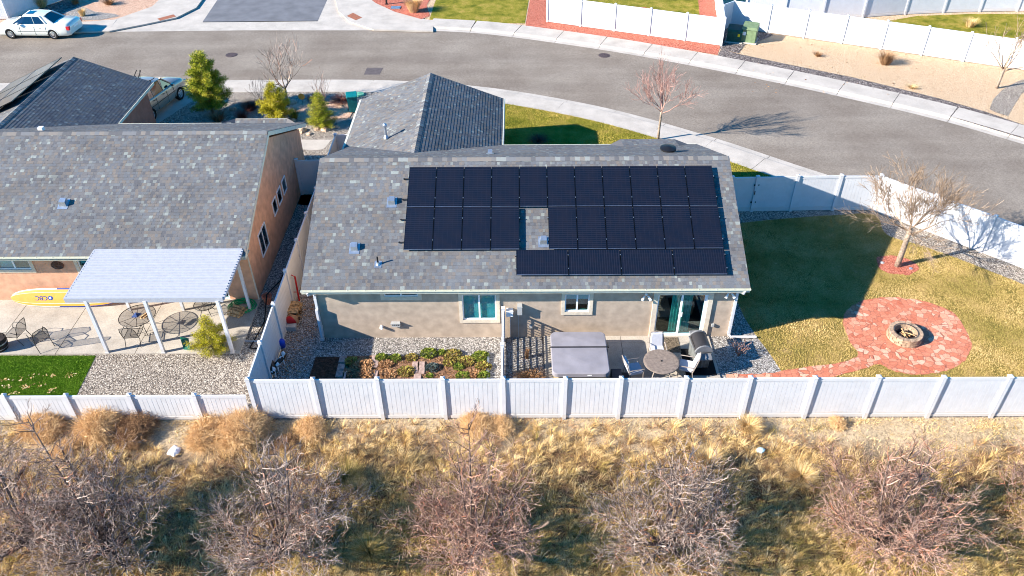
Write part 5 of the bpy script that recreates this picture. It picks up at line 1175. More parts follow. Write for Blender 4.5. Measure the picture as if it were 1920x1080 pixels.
# paper litter and white rock in the field
q = G(330, 853, -.3); boulder('white_rock', q, .22, 'white', 'white rock half sunk in the sand between the tumbleweeds', 'rock', sq=.5, seed=8, z=fz(*q))
q = G(1425, 848, -.2); m = MB(); zz_ = fz(*q)+.12; r7 = random.Random(3)
rows = [[(q[0]+.16*math.cos(a)*math.sin(p_)*r7.uniform(.7, 1.1), q[1]+.13*math.sin(a)*math.sin(p_)*r7.uniform(.7, 1.1), zz_+.1*math.cos(p_)) for a in np.linspace(0, 6.28, 9)] for p_ in np.linspace(.05, 2.6, 6)]
m.grid(rows); tag(m.build('plastic_bag', flat('pale_plastic', (190, 224, 226), .3)), 'pale crumpled plastic bag caught in the dry grass', 'bag')
# cars ----------------------------------------------------------------
def car(name, label, cat, loc, rz, spec):
    t = thing(name, label, cat, loc, rz); Ln, Wd = spec['L'], spec['W']; P = spec['paint']
    def section(x, hw, z0_, z1_, zt, hwt):
        """right-to-left section over the body: sill, waist, shoulder, top"""
        return [(x, -hw*.9, z0_), (x, -hw*.985, z0_+.08), (x, -hw, (z0_+z1_)*.5), (x, -hw*.985, z1_), (x, -hw*.93, z1_+(zt-z1_)*.6), (x, -hwt, zt), (x, 0, zt+.015), (x, hwt, zt), (x, hw*.93, z1_+(zt-z1_)*.6), (x, hw*.985, z1_), (x, hw, (z0_+z1_)*.5), (x, hw*.985, z0_+.08), (x, hw*.9, z0_)]
    m = MB(); rows = [section(*s_) for s_ in spec['body']]; m.grid(rows); m.add(rows[0], [tuple(range(12, -1, -1))]); m.add(rows[-1], [tuple(range(13))]); body = m.build('body', P, t, local=True, smooth=True)
    # greenhouse: glass block with painted roof and pillars
    gh = spec['house']; m = MB()
    def ghp(s_): x, hw, z = s_; return [(x, -hw, z), (x, hw, z)]
    lo_, hi_ = gh['low'], gh['top']     # (x, halfwidth, z) from rear to front
    m.grid([[(x, -hw, z) for x, hw, z in lo_], [(x, -hw, z) for x, hw, z in hi_]]); m.grid([[(x, hw, z) for x, hw, z in hi_], [(x, hw, z) for x, hw, z in lo_]])
    for i in (0, -1): m.add([(lo_[i][0], -lo_[i][1], lo_[i][2]), (lo_[i][0], lo_[i][1], lo_[i][2]), (hi_[i][0], hi_[i][1], hi_[i][2]), (hi_[i][0], -hi_[i][1], hi_[i][2])], [(0, 1, 2, 3) if i else (3, 2, 1, 0)])
    m.build('window_glass', 'carglass', t, local=True)
    m = MB(); m.grid([[(x, y*hw, z+.012+.045*(1-y*y)) for y in (-1.02, -.7, 0, .7, 1.02)] for x, hw, z in hi_][::-1]); rf_ = m.build('roof', P, t, local=True, smooth=True)
    m = MB()
    for i in gh['pillars']:
        for s in (-1, 1):
            m = MB(); a, b = lo_[i], hi_[i]; m.tube([(a[0], s*(a[1]+.004), a[2]), (b[0], s*(b[1]+.002), b[2]+.02)], gh.get('pw', .045) if i not in gh.get('thin', ()) else .02, 5); m.build('pillar', P, t, local=True)
    for s in (-1, 1):
        m = MB()
        for i in range(len(hi_)-1): m.tube([(hi_[i][0], s*hi_[i][1], hi_[i][2]), (hi_[i+1][0], s*hi_[i+1][1], hi_[i+1][2])], .03, 5)
        m.build('roof_rail', P, t, local=True)
    if gh.get('cpanel'):
        for s in (-1, 1):
            q = gh['cpanel']; m = MB(); m.add([(x, s*(hw+.008), z) for x, hw, z in q], [tuple(range(len(q)))]); m.build('quarter_panel', P, t, local=True)
    for x in spec['axles']:
        for s in (-1, 1):
            w_ = MB(); r_ = spec['wr']; y = s*(Wd/2-.1); w_.lathe((x, y, r_), [(r_*.62, -.1), (r_*.95, -.11), (r_, -.07), (r_, .07), (r_*.95, .11), (r_*.62, .1)], 24, axis='y'); wheel = w_.build('wheel', 'rubber', t, local=True)
            w_ = MB(); w_.lathe((x, y+s*.085, r_), [(0, .012*s), (r_*.25, .015*s), (r_*.6, 0), (r_*.64, .012*s)], 24, axis='y'); rim = w_.build('rim', 'chrome', wheel, local=True)
            w_ = MB()
            for k in range(spec.get('slots', 12)):
                a = k*2*math.pi/spec.get('slots', 12); ca, sa = math.cos(a), math.sin(a); w_.tube([(x+ca*r_*.34, y+s*.098, r_+sa*r_*.34), (x+ca*r_*.52, y+s*.1, r_+sa*r_*.52)], .018, 4)
            w_.build('rim_slots', 'rubber', wheel, local=True)
            w_ = MB(); w_.lathe((x, s*(Wd/2-.02), r_+.02), [(r_*1.16, -.02), (r_*1.16, .024), (r_*1.0, .024), (r_*1.0, -.02)], 20, axis='y', a0=0, a1=math.pi); w_.build('wheel_arch', spec.get('arch', P), t, local=True)
    for s in (-1, 1):
        m = MB(); x, y, z = spec['mirror']; m.bbox(x-.09, x+.07, s*y-.09, s*y+.09, z, z+.13, .02); m.build('mirror', P, t, local=True)
        m = MB(); x0_, x1_, y_, z0_, z1_ = spec['tail']; m.box(x0_, x1_, min(s*y_, s*(y_-.2)), max(s*y_, s*(y_-.2)), z0_, z1_); m.build('tail_lamp', 'taillight', t, local=True)
        m = MB(); x0_, x1_, y_, z0_, z1_ = spec['head']; m.box(x0_, x1_, min(s*y_, s*(y_-.28)), max(s*y_, s*(y_-.28)), z0_, z1_); m.build('headlight', 'chrome', t, local=True)
        for hx in spec['handles']: m = MB(); m.box(hx, hx+.16, min(s*Wd*.497, s*Wd*.51), max(s*Wd*.497, s*Wd*.51), spec['hz'], spec['hz']+.03); m.build('door_handle', spec.get('hmat', 'chrome'), t, local=True)
        m = MB()
        for hx in spec['seams']: m.box(hx-.006, hx+.006, min(s*Wd*.49, s*Wd*.5015), max(s*Wd*.49, s*Wd*.5015), spec['body'][4][2]+.1, spec['hz']+.06)
        m.box(spec['seams'][0]-.2, spec['seams'][-1]+.2, min(s*Wd*.495, s*Wd*.503), max(s*Wd*.495, s*Wd*.503), spec['hz']-.26, spec['hz']-.235); m.build('door_seams', 'black', t, local=True)
    m = MB(); x0_ = -Ln/2; m.box(x0_-.012, x0_+.02, -.26, .26, spec['plate'], spec['plate']+.15); m.build('number_plate', 'white', t, local=True)
    return t
# sedan: nose towards +x locally; parked nose to the left
sed = dict(L=5.47, W=1.98, paint='carwhite', wr=.34, axles=(-1.48, 1.51), slots=12,
  body=[(-2.73, .80, .32, .62, .74, .62), (-2.69, .88, .26, .72, .94, .74), (-2.45, .95, .22, .76, 1.0, .80), (-1.9, .985, .2, .78, 1.02, .82), (-1.2, .99, .2, .78, 1.0, .84), (0, .99, .2, .77, .97, .85), (1.0, .99, .2, .76, .96, .83), (1.5, .98, .2, .74, .95, .8), (2.1, .95, .22, .68, .88, .74), (2.5, .88, .24, .6, .78, .62), (2.7, .74, .3, .52, .66, .5), (2.74, .6, .34, .48, .58, .4)],
  house=dict(low=[(-1.62, .74, 1.0), (-1.15, .8, 1.0), (-.35, .82, .99), (.6, .82, .98), (1.3, .74, .97)], top=[(-1.0, .58, 1.4), (-.75, .62, 1.43), (-.2, .63, 1.45), (.25, .62, 1.44), (.52, .57, 1.39)], pillars=(0, 1, 2, 4), thin=(2,), pw=.06,
     cpanel=[(-1.62, .745, .99), (-1.05, .805, .99), (-.68, .63, 1.43), (-1.0, .59, 1.4)]),
  mirror=(.75, 1.02, .98), tail=(-2.72, -2.52, .93, .62, .86), head=(2.45, 2.7, .86, .5, .62), handles=(-.75, .3), seams=(-1.1, -.3, .72), hz=.78, plate=.62)
wA_, wB_ = np.array(G(25, 72, RZ)), np.array(G(106, 73, RZ)); d = wA_-wB_; mid = (wA_+wB_)/2; ang = math.atan2(d[1], d[0]); off = np.array((-math.sin(ang), math.cos(ang)))*-.9
off = np.array((0, .9)); cpos = mid+off
sc1 = car('white_sedan', 'white four-door sedan parked at the far kerb, top left', 'car', (cpos[0], cpos[1], RZ), ang, sed)
m = MB(); m.box(-.15, .35, -.3, .3, 1.505, 1.512); m.build('sunroof', 'carglass', sc1, local=True)
suv = dict(L=4.9, W=1.92, paint='carbeige', wr=.37, axles=(-1.42, 1.45), slots=6,
  body=[(-2.45, .84, .4, .8, 1.0, .72), (-2.42, .92, .34, .86, 1.12, .82), (-2.1, .955, .32, .9, 1.15, .86), (-1.2, .96, .3, .9, 1.15, .87), (-.4, .96, .28, .9, 1.14, .87), (.4, .96, .28, .9, 1.13, .87), (1.0, .96, .3, .9, 1.12, .86), (1.4, .95, .32, .88, 1.1, .82), (1.9, .93, .34, .84, 1.05, .76), (2.25, .88, .36, .76, .98, .68), (2.42, .76, .42, .68, .86, .56), (2.45, .6, .46, .62, .76, .45)],
  house=dict(low=[(-2.36, .82, 1.12), (-1.6, .86, 1.13), (-.75, .87, 1.13), (.15, .87, 1.12), (1.1, .8, 1.11)], top=[(-2.12, .68, 1.7), (-1.6, .7, 1.74), (-.75, .71, 1.76), (.1, .7, 1.74), (.4, .64, 1.69)], pillars=(0, 1, 2, 3, 4), thin=(2, 3), pw=.05),
  mirror=(.85, 1.05, 1.12), tail=(-2.46, -2.3, .93, .82, 1.12), head=(2.15, 2.42, .86, .66, .82), handles=(-1.0, -.1), hmat='black', seams=(-1.5, -.7, .3, .95), hz=.98, plate=.75)
f_ = np.array(G(339, 186)); r__ = np.array(G(303, 214)); d = f_-r__; ang = math.atan2(d[1], d[0]); print('suv wb', np.linalg.norm(d), ang)
cpos = f_-np.array((math.cos(ang), math.sin(ang)))*1.45+np.array((-math.sin(ang), math.cos(ang)))*.86
s2 = car('parked_suv', 'pewter four-wheel-drive wagon with roof rack parked in the neighbour driveway', 'car', (cpos[0], cpos[1], .01), ang, suv)
m = MB()
for s in (-1, 1): m.tube([(-1.9, s*.58, 1.86), (.1, s*.58, 1.86)], .02, 6)
for x in (-1.4, -.3): m.tube([(x, -.6, 1.88), (x, .6, 1.88)], .018, 6); m.box(x-.03, x+.03, -.6, -.54, 1.74, 1.88); m.box(x-.03, x+.03, .54, .6, 1.74, 1.88)
m.build('roof_rack', 'black', s2, local=True)
m = MB()
for y, lean in ((-.3, -.15), (.05, .25), (.4, .35)): m.tube([(-.6, y, 1.88), (-.6, y-lean*.6, 2.1), (-.35, y-lean, 2.45)], .025, 5)
m.build('bike_mount', 'black', s2, local=True)
# ------------------------------------------------------------------ plants
def unit(v): return v/(np.linalg.norm(v)+1e-9)
def grow(mb, p, d, L_, r, depth, rg, spread=.6, up=.15, nseg=4, kids=(3, 5), shrink=.68, sides=4, wob=.18, minr=.004, rn=None, stub=0, drop=0):
    pts = [p]; rad = [r]; dirs = [d]; q = p.copy(); dd = d.copy()
    for i in range(nseg):
        dd = unit(dd+np.array((rg.gauss(0, wob), rg.gauss(0, wob), rg.gauss(0, wob)+up-drop*i/nseg))); q = q+dd*L_/nseg; pts.append(q); rad.append(max(minr, r*(1-.62*(i+1)/nseg))); dirs.append(dd)
    mb.tube(pts, rad, sides if depth > 0 else 3, 0, min(.999, max(.002, (rn if rn is not None else rg.uniform(.1, .9))+rg.uniform(-.2, .2))), cap=False)
    if depth <= 0: return
    k = rg.randint(*kids)
    for j in range(k):
        t = rg.uniform(.25, 1.0) if j else 1.0; i = min(nseg, max(1, round(t*nseg))); b = dirs[i]; a = np.array((rg.gauss(0, 1), rg.gauss(0, 1), rg.gauss(0, 1))); a = unit(a-b*(a@b))
        nd = unit(b+a*spread*rg.uniform(.6, 1.3)); grow(mb, pts[i], nd, L_*shrink*rg.uniform(.7, 1.15), max(minr, rad[i]*.72), depth-1, rg, spread, up, max(2, nseg-1), kids, shrink, sides, wob, minr, None, stub, drop)
def bare_tree(name, label, base_, h, seed, mat, trunk_r=.08, trunk_h=.3, limbs=6, depth=4, spread=.55, up=.12, group=None, lean=(0, 0), kids=(3, 4), L1=.42, elev=(.9, 1.2), z=0, leader=True, minr=.0045, bark=None, shrink=.68, lr=.55):
    rg = random.Random(seed); t = thing(name, label, 'tree' if 'tree' in name else 'shrub', (base_[0], base_[1], z), 0, group)
    tk = MB(); c = MB(); th = h*trunk_h; top = np.array((lean[0]*th, lean[1]*th, th))
    tk.tube([(0, 0, -.1), tuple(top*.33+np.array((rg.uniform(-.02, .02), 0, 0))), tuple(top*.66), tuple(top)], [trunk_r*1.15, trunk_r, trunk_r*.92, trunk_r*.85], 9)
    tk.build('trunk', bark or 'bark', t, local=True, smooth=True)
    for i in range(limbs):
        a = i*2*math.pi/limbs+rg.uniform(-.3, .3); e = rg.uniform(*elev); d = np.array((math.cos(a)*math.cos(e), math.sin(a)*math.cos(e), math.sin(e)))
        st = top*(1-rg.uniform(0, .15)); grow(c, st, d, h*L1*rg.uniform(.85, 1.15), trunk_r*lr, depth, rg, spread, up, 5, kids, shrink, 4, .12, minr)
    if leader: grow(c, top, np.array((lean[0]*.3, lean[1]*.3, 1.0)), h*L1*1.15, trunk_r*.6, depth, rg, spread, up, 5, kids, shrink, 4, .1, minr)
    c.build('crown', mat, t, local=True); return t
def tuft_leaf(mb, c, r, n, rg, size=.06, flatten=1.0, rn=(.002, .999), dirb=None, thin=.35):
    for _ in range(n):
        v = np.array((rg.gauss(0, 1), rg.gauss(0, 1), rg.gauss(0, 1))); v = unit(v); p = c+v*r*rg.random()**.45*np.array((1, 1, flatten))
        d = unit(v+np.array((rg.gauss(0, .6), rg.gauss(0, .6), rg.gauss(0, .6)+.3))); s = np.cross(d, (rg.gauss(0, 1), rg.gauss(0, 1), 1)); s = unit(s)*size*thin; L_ = size*rg.uniform(.7, 1.4)
        mb.add([tuple(p-s), tuple(p+s), tuple(p+d*L_)], [(0, 1, 2)], 0, rg.uniform(*rn))
# evergreen conifers
def conifer(name, label, base_, h, rad, seed, mat, whorls=14, per=8, dense=34, nsz=.11, trunk_r=.06, trunk_bare=.06, profile=None, z=0, cr=.16, group=None):
    rg = random.Random(seed); t = thing(name, label, 'tree', (base_[0], base_[1], z), 0, group); tk = MB(); tk.tube([(0, 0, -.1), (0, 0, h*.5), (0, 0, h*.93)], [trunk_r, trunk_r*.6, .012], 8); tk.build('trunk', 'bark', t, local=True, smooth=True)
    c = MB(); lb = MB()
    for wv in range(whorls):
        f = (wv+.3)/whorls; zc = h*(trunk_bare+(1-trunk_bare)*f*.97); R_ = rad*(profile(f) if profile else (1-f)**.8+.04)
        n = max(3, int(per*(.45+.55*(1-f))))
        for k in range(n):
            a = k*2*math.pi/n+wv*.9+rg.uniform(-.3, .3); Lb = R_*rg.uniform(.6, 1.12); rise = rg.uniform(.12, .5)
            e = np.array((math.cos(a)*Lb, math.sin(a)*Lb, zc+Lb*rise)); b0 = np.array((0, 0, zc)); lb.tube([tuple(b0), tuple((b0+e)/2-np.array((0, 0, .02))), tuple(e)], [.018, .012, .005], 4, 0, 0, cap=False)
            m_ = max(2, int(Lb/(cr*.85))+1); sh = rg.uniform(-.25, .25)
            for j in range(m_):
                ff = .3+.7*(j+.6)/m_; p = b0+(e-b0)*ff; lo = max(.002, .15+sh+.25*ff); tuft_leaf(c, p, cr*(1.1-.3*ff), dense, rg, nsz, .8, (max(.002, min(.7, lo-.15)), min(.999, lo+.5)), None, .07)
    tuft_leaf(c, np.array((0, 0, h*.97)), cr*.8, dense, rg, nsz, 1.4, (.4, .999), None, .09)
    lb.build('branches', 'bark', t, local=True); c.build('crown', mat, t, local=True); return t
P = G(400, 213); hh = top_h(P, 98); print('pine', P, hh)
conifer('pine_tree', 'bushy green pine beside the neighbour driveway', P, hh, 1.45, 3, 'needle', 12, 8, 100, .15, .09, .1, lambda f: (min(1, f*3.2+.5))*(1-f)**.72+.1, cr=.22)
M['fruitbark'] = flat('dark_cracked_bark', (112, 96, 88), .95, .1, var=.25, scale=14, bump=.8, bscale=40)
P = G(522, 226); hh = top_h(P, 156); print('pine2', hh)
conifer('young_pine', 'small yellow-green pine behind the neighbour roof corner', P, hh, 1.2, 5, 'needle_y', 9, 7, 70, .14, .05, .05, lambda f: (min(1, f*3+.6))*(1-f)**.75+.05, cr=.19)
P = G(605, 238); hh = top_h(P, 174)
conifer('dwarf_spruce', 'small dense dark green conical evergreen in the front garden', P, hh, .8, 7, 'needle', 12, 9, 70, .09, .05, .02, lambda f: (1-f)**.7+.05, cr=.17)
P = G(402, 664); P = (P[0], P[1]+.1); hh = top_h(P, 596)
conifer('potted_conifer', 'small bright green conifer between the posts of the patio cover', P, hh, .86, 9, 'needle_y', 11, 9, 60, .07, .03, .03, lambda f: (min(1, f*3+.7))*(1-f)**.75+.04, z=.05, cr=.13)
# bare trees
M['twig_red'] = rndmat('reddish_twigs', [(0, (116, 82, 74)), (.5, (172, 132, 120)), (1, (212, 174, 160))])
P = TR; bare_tree('bare_tree', 'bare leafless tree in the red mulch ring by the diagonal fence', (P[0]-.0, P[1]), top_h(P, 290)*.95, 12, 'twig', .115, .37, 8, 4, .55, .08, kids=(4, 5), L1=.28, elev=(.3, 1.15), minr=.005, shrink=.72, lr=.33, leader=False)
P = G(1234, 262); bare_tree('bare_street_tree', 'slim bare reddish tree on the front lawn behind the ridge', P, 4.9, 4, 'twig_red', .065, .36, 7, 3, .45, .12, kids=(4, 5), L1=.26, elev=(.6, 1.2), minr=.0055, lr=.4)
P = G(541, 200); bare_tree('bare_young_tree', 'bare grey tree between the two small pines near the sidewalk', P, top_h(P, 95), 6, 'twig_grey', .07, .34, 6, 3, .5, .14, kids=(3, 4), L1=.36, elev=(.6, 1.1), minr=.006)
P = G(1869, 165); bare_tree('bare_young_tree', 'small bare vase-shaped tree on the tan gravel bank at the right', P, top_h(P, 62), 8, 'twig', .08, .36, 7, 3, .45, .12, kids=(2, 3), L1=.42, elev=(.45, .95), minr=.009)
for i, (u, v, vt, lb, mat, sd) in enumerate(((606, 196, 143, 'tall bare shrub with reddish buds near the sidewalk', 'twig_pink', 1), (491, 196, 150, 'bare grey shrub left of the yellow pine', 'twig_grey', 2), (1384, 668, 640, 'little leafless shrub on gravel right of the grill', 'twig_pink', 3))):
    P = G(u, v); bare_tree('bare_shrub', lb, P, max(.45, top_h(P, vt)), 20+sd, mat, .025, .05, 11, 2, .45, .12, kids=(2, 3), L1=.5, elev=(.6, 1.3), minr=.005 if i < 2 else .004)
# rounded twiggy shrubs / grass clumps, each one thing
def clump(name, label, base_, r_, h_, seed, mat, n=500, cat='shrub', lean=.3, wid=.006, group=None, z=0, curl=.25):
    rg = random.Random(seed); mb = MB()
    for _ in range(n):
        a = rg.uniform(0, 6.283); q = rg.random()**.6; b0 = np.array((math.cos(a)*r_*.35*q, math.sin(a)*r_*.35*q, 0)); out = np.array((math.cos(a), math.sin(a), 0)); L_ = h_*rg.uniform(.6, 1.05)
        p1 = b0+out*r_*.35*q+np.array((0, 0, L_*.65)); p2 = b0+out*r_*(.75*q+curl*rg.random())+np.array((rg.gauss(0, .03), rg.gauss(0, .03), L_)); s = np.array((-out[1], out[0], 0))*wid
        mb.add([tuple(b0-s), tuple(b0+s), tuple(p1+s*.8), tuple(p1-s*.8), tuple(p2)], [(0, 1, 2, 3), (3, 2, 4)], 0, rg.uniform(.002, .999))
    o = mb.build(name, mat); o.location = (base_[0], base_[1], z); return tag(o, label, cat, group)
clump('dry_shrub', 'grey twiggy rounded shrub on the tan gravel bank', G(1659, 120), .75, .8, 1, 'drybrown', 700)
clump('dry_shrub', 'low rusty leaf clump on the tan gravel bank left of the grey shrub', G(1533, 105), .4, .25, 2, 'leaf_dry', 260)
clump('dry_shrub', 'low yellowish clump near the kerb below the grey shrub', G(1710, 165), .45, .18, 3, 'straw', 220)
clump('ornamental_grass', 'big tan grass clump beside the far lawn at the top', G(776, 22), .85, 1.1, 4, 'tumble', 1200, 'grass clump')
clump('ornamental_grass', 'greyish round grass clump behind the white car', G(78, 13), .95, 1.0, 5, 'straw', 1100, 'grass clump')
clump('ornamental_grass', 'small tan grass clump right of the white car among river rocks', G(156, 30), .4, .6, 6, 'straw', 350, 'grass clump')
clump('dry_shrub', 'reddish low shrub in pink gravel above the river rocks', G(142, 7), .55, .4, 7, 'leaf_dry', 420)
clump('dry_shrub', 'dark red juniper-like shrub near the top edge', G(205, 8), .7, .45, 8, 'drybrown', 500)
clump('dry_shrub', 'dark red leafy shrub left of the yellow pine', G(470, 205), .8, .45, 9, 'leaf_red', 700)
clump('dry_shrub', 'brown twiggy clump below the bushy pine by the neighbour ridge', G(410, 226), .7, .5, 10, 'drybrown', 500)
clump('dry_shrub', 'reddish twig clump behind the neighbour ridge', G(455, 224), .55, .55, 11, 'leaf_red', 400)
clump('dry_shrub', 'low red ground shrub right of the dwarf spruce', G(640, 192), .9, .3, 12, 'leaf_red', 600)
clump('dry_shrub', 'low dark red shrub under the tall bare shrub', G(590, 190), .6, .3, 13, 'leaf_red', 400)
clump('green_shrub', 'small green shrub right of the yellow pine', G(552, 222), .45, .5, 14, 'leaf_green', 420)
clump('dry_shrub', 'dark red shrub on the shaded lawn beside the garage', G(1010, 266), .7, .3, 15, 'leaf_red', 500)
clump('dry_shrub', 'pale leafless clump on the far lawn behind the bright fence', G(1818, 50), .7, .6, 16, 'straw', 350)
clump('dry_shrub', 'orange dry plant in the lattice shadow left of the hot tub', (.2, -2.35), .62, .3, 17, 'leaf_dry', 650)
clump('dry_shrub', 'thin orange stalk plant between the lattice and the hot tub', (.1, -1.15), .16, .55, 18, 'leaf_dry', 90)
clump('green_shrub', 'dry seedling tree stem in the shaded gravel by the side fence', G(533, 670), .18, .4, 19, 'drybrown', 90)
# garden bed plants
def leafy(name, label, u, v, r_, h_, seed, mat, n=260, size=.07, cat='plant', group=None):
    rg = random.Random(seed); mb = MB(); P = G(u, v)
    for _ in range(n):
        a = rg.uniform(0, 6.283); q = math.sqrt(rg.random())*r_; p = np.array((math.cos(a)*q, math.sin(a)*q*.85, h_*(1-(q/r_)**2*.7)*rg.uniform(.3, 1))); d = unit(np.array((math.cos(a)+rg.gauss(0, .5), math.sin(a)+rg.gauss(0, .5), rg.uniform(-.1, .8)))); s = unit(np.cross(d, (rg.gauss(0, .4), rg.gauss(0, .4), 1)))*size*.42; L_ = size*rg.uniform(.8, 1.4)
        mb.add([tuple(p), tuple(p+d*L_*.5+s), tuple(p+d*L_), tuple(p+d*L_*.5-s)], [(0, 1, 2, 3)], 0, rg.uniform(.002, .999))
    o = mb.build(name, mat); o.location = (P[0], P[1], .03); return tag(o, label, cat, group)
GB = 'plants in the garden bed'
bed = [('strawberry_patch', 'large tan and orange leafy patch at the left of the garden bed', 680, 687, .5, .2, 'leaf_dry', 700), ('strawberry_patch', 'orange leafy patch in front of the left end of the bed, near the fence', 684, 703, .42, .18, 'leaf_dry', 500), ('shaded_plant', 'dark shaded clump at the left edge of the dry leaf patch', 661, 680, .32, .16, 'leaf_mix', 320), ('shaded_plant', 'low shaded clump near the fence by the grey plank', 657, 702, .28, .12, 'drybrown', 220),
       ('leafy_plant', 'bright green plant right of the short paver row', 716, 673, .27, .22, 'leaf_green', 260), ('leafy_plant', 'orange dry plant just below the bright green plant', 724, 685, .33, .16, 'leaf_dry', 330), ('leafy_plant', 'green plant with dark shadow left of the bed centre', 742, 674, .24, .24, 'leaf_green', 220), ('leafy_plant', 'rusty low plant near the fence right of the paver row', 728, 703, .36, .14, 'leaf_dry', 330),
       ('leafy_plant', 'yellow-orange mixed plant left of the four grouped pavers', 762, 699, .36, .2, 'leaf_mix', 380), ('leafy_plant', 'low dull plant at the top of the bed centre', 772, 672, .26, .12, 'leaf_mix', 180), ('leafy_plant', 'rounded bright green plant at the top edge above the grouped pavers', 804, 665, .34, .28, 'leaf_green', 420),
       ('cabbage_plant', 'blue-purple leafy plant right of the four grouped pavers', 811, 692, .28, .24, 'leaf_purple', 320), ('leafy_plant', 'small yellow sprout below the blue-purple plant', 805, 706, .12, .1, 'leaf_green', 70), ('leafy_plant', 'tall narrow green plant at the top edge right of centre', 829, 664, .15, .28, 'leaf_green', 170),
       ('leafy_plant', 'yellow-brown mound in the upper right part of the bed', 848, 668, .4, .24, 'leaf_mix', 480), ('leafy_plant', 'olive plant below the yellow-brown mound', 842, 682, .24, .16, 'leaf_mix', 200), ('leafy_plant', 'sprawling mixed plant right of the yellow-brown mound', 874, 680, .36, .18, 'leaf_mix', 380), ('leafy_plant', 'small green plant left of the right-hand patch', 860, 690, .22, .14, 'leaf_green', 180),
       ('leafy_plant', 'bright green plant at the top right corner of the bed', 901, 671, .36, .24, 'leaf_green', 420), ('leafy_plant', 'yellow-orange plant at the right edge of the bed', 906, 690, .33, .2, 'leaf_mix', 380), ('leafy_plant', 'bright green plant near the fence right of centre', 868, 707, .28, .16, 'leaf_green', 260), ('leafy_plant', 'orange low plant near the fence at the right', 888, 704, .3, .14, 'leaf_dry', 280), ('leafy_plant', 'yellow-green plant in the lower right corner of the bed', 906, 706, .26, .18, 'leaf_green', 240)]
for i, (nm, lb, u, v, r_, h_, mt, n) in enumerate(bed): leafy(nm, lb, u, v, r_*.82, h_*.65, 100+i, mt, int(n*1.1), .065, 'plant', GB)
# fallen leaves
def litter(name, area, n, mat, seed, size=.04, z=.015, label=None):
    rg = random.Random(seed); mb = MB()
    for _ in range(n):
        x, y = area(rg); a = rg.uniform(0, 6.28); s = size*rg.uniform(.5, 1.2); zz_ = z+rg.uniform(0, .012)
        mb.add([(x+s*math.cos(a), y+s*math.sin(a), zz_), (x+s*.6*math.cos(a+1.8), y+s*.6*math.sin(a+1.8), zz_+s*.4), (x+s*math.cos(a+3.1), y+s*math.sin(a+3.1), zz_), (x+s*.6*math.cos(a+4.6), y+s*.6*math.sin(a+4.6), zz_+s*.3)], [(0, 1, 2, 3)], 0, rg.uniform(.002, .999))
    o = mb.build(name, mat); return tag(o, label, 'fallen leaves', kind='stuff')
litter('turf_leaves', lambda g: (lambda c: (c[0]+g.gauss(0, .12), c[1]+g.gauss(0, .07)))(G(*g.choice(((8, 713), (60, 708), (42, 712), (80, 722), (92, 706), (134, 704), (50, 727), (98, 732), (14, 725), (28, 738))))), 130, 'straw', 5, .045, .02, 'pale dry leaves scattered on the green turf')
litter('bank_leaves', lambda g: G(g.uniform(1400, 1800), g.uniform(75, 180)), 90, 'leaf_dry', 6, .07, .0, 'rusty leaves scattered over the tan gravel bank')
litter('lawn_leaves', lambda g: G(g.uniform(1420, 1900), g.uniform(430, 700)), 110, 'straw', 7, .035, .015, 'pale leaves scattered over the back lawn')
litter('side_leaves', lambda g: (g.uniform(-8.9, -7.9), g.uniform(-2, 3)), 260, 'leaf_dry', 8, .05, .015, 'brown leaves gathered between the side fence and the house')
litter('bed_leaves', lambda g: (lambda p: p)(G(g.uniform(700, 905), g.uniform(670, 712))), 900, 'leaf_dry', 9, .035, .035, 'brown leaf litter between the garden bed plants')
# short grass blades on the lawns
def blades(name, label, area, n, mat, seed, h=(.03, .06), w_=.008, zf_=lambda x, y: 0, lean=.4, rnf=None):
    rg = np.random.default_rng(seed); P = area(rg, n); n = len(P); a = rg.uniform(0, 2*np.pi, n); H = rg.uniform(*h, n); ln = rg.normal(0, lean, (n, 2))*H[:, None]
    z = np.array([zf_(x, y) for x, y in P]) if zf_ else np.zeros(n)
    v = np.zeros((n, 3, 3)); dx_, dy_ = np.cos(a)*w_, np.sin(a)*w_
    v[:, 0] = np.stack([P[:, 0]-dx_, P[:, 1]-dy_, z-.01], 1); v[:, 1] = np.stack([P[:, 0]+dx_, P[:, 1]+dy_, z-.01], 1); v[:, 2] = np.stack([P[:, 0]+ln[:, 0], P[:, 1]+ln[:, 1], z+H], 1)
    me = bpy.data.meshes.new(name); me.vertices.add(n*3); me.vertices.foreach_set('co', v.reshape(-1)); me.loops.add(n*3); me.loops.foreach_set('vertex_index', np.arange(n*3, dtype=np.int32)); me.polygons.add(n); me.polygons.foreach_set('loop_start', np.arange(n, dtype=np.int32)*3); me.polygons.foreach_set('loop_total', np.full(n, 3, dtype=np.int32)); me.update(calc_edges=True)
    at = me.attributes.new('rnd', 'FLOAT', 'FACE'); at.data.foreach_set('value', (rnf(rg, P) if rnf else rg.uniform(.002, .999, n)).astype(np.float32)); me.materials.append(M[mat])
    o = bpy.data.objects.new(name, me); col.objects.link(o); return tag(o, label, 'grass', kind='stuff')
def inpoly(poly, P):
    x, y = P[:, 0], P[:, 1]; ins = np.zeros(len(P), bool); j = len(poly)-1
    for i in range(len(poly)):
        xi, yi = poly[i]; xj, yj = poly[j]; c = ((yi > y) != (yj > y)) & (x < (xj-xi)*(y-yi)/(yj-yi+1e-12)+xi); ins ^= c; j = i
    return ins
M['lawnblade'] = rndmat('lawn_blades', [(0, (124, 118, 56)), (.35, (168, 150, 84)), (.7, (200, 172, 112)), (1, (216, 190, 136))])
M['frontblade'] = rndmat('front_lawn_blades', [(0, (88, 98, 32)), (.4, (136, 132, 52)), (.8, (176, 156, 80)), (1, (196, 170, 98))])
M['turfblade'] = rndmat('turf_blades', [(0, (66, 106, 20)), (.5, (96, 134, 30)), (1, (138, 162, 62))])
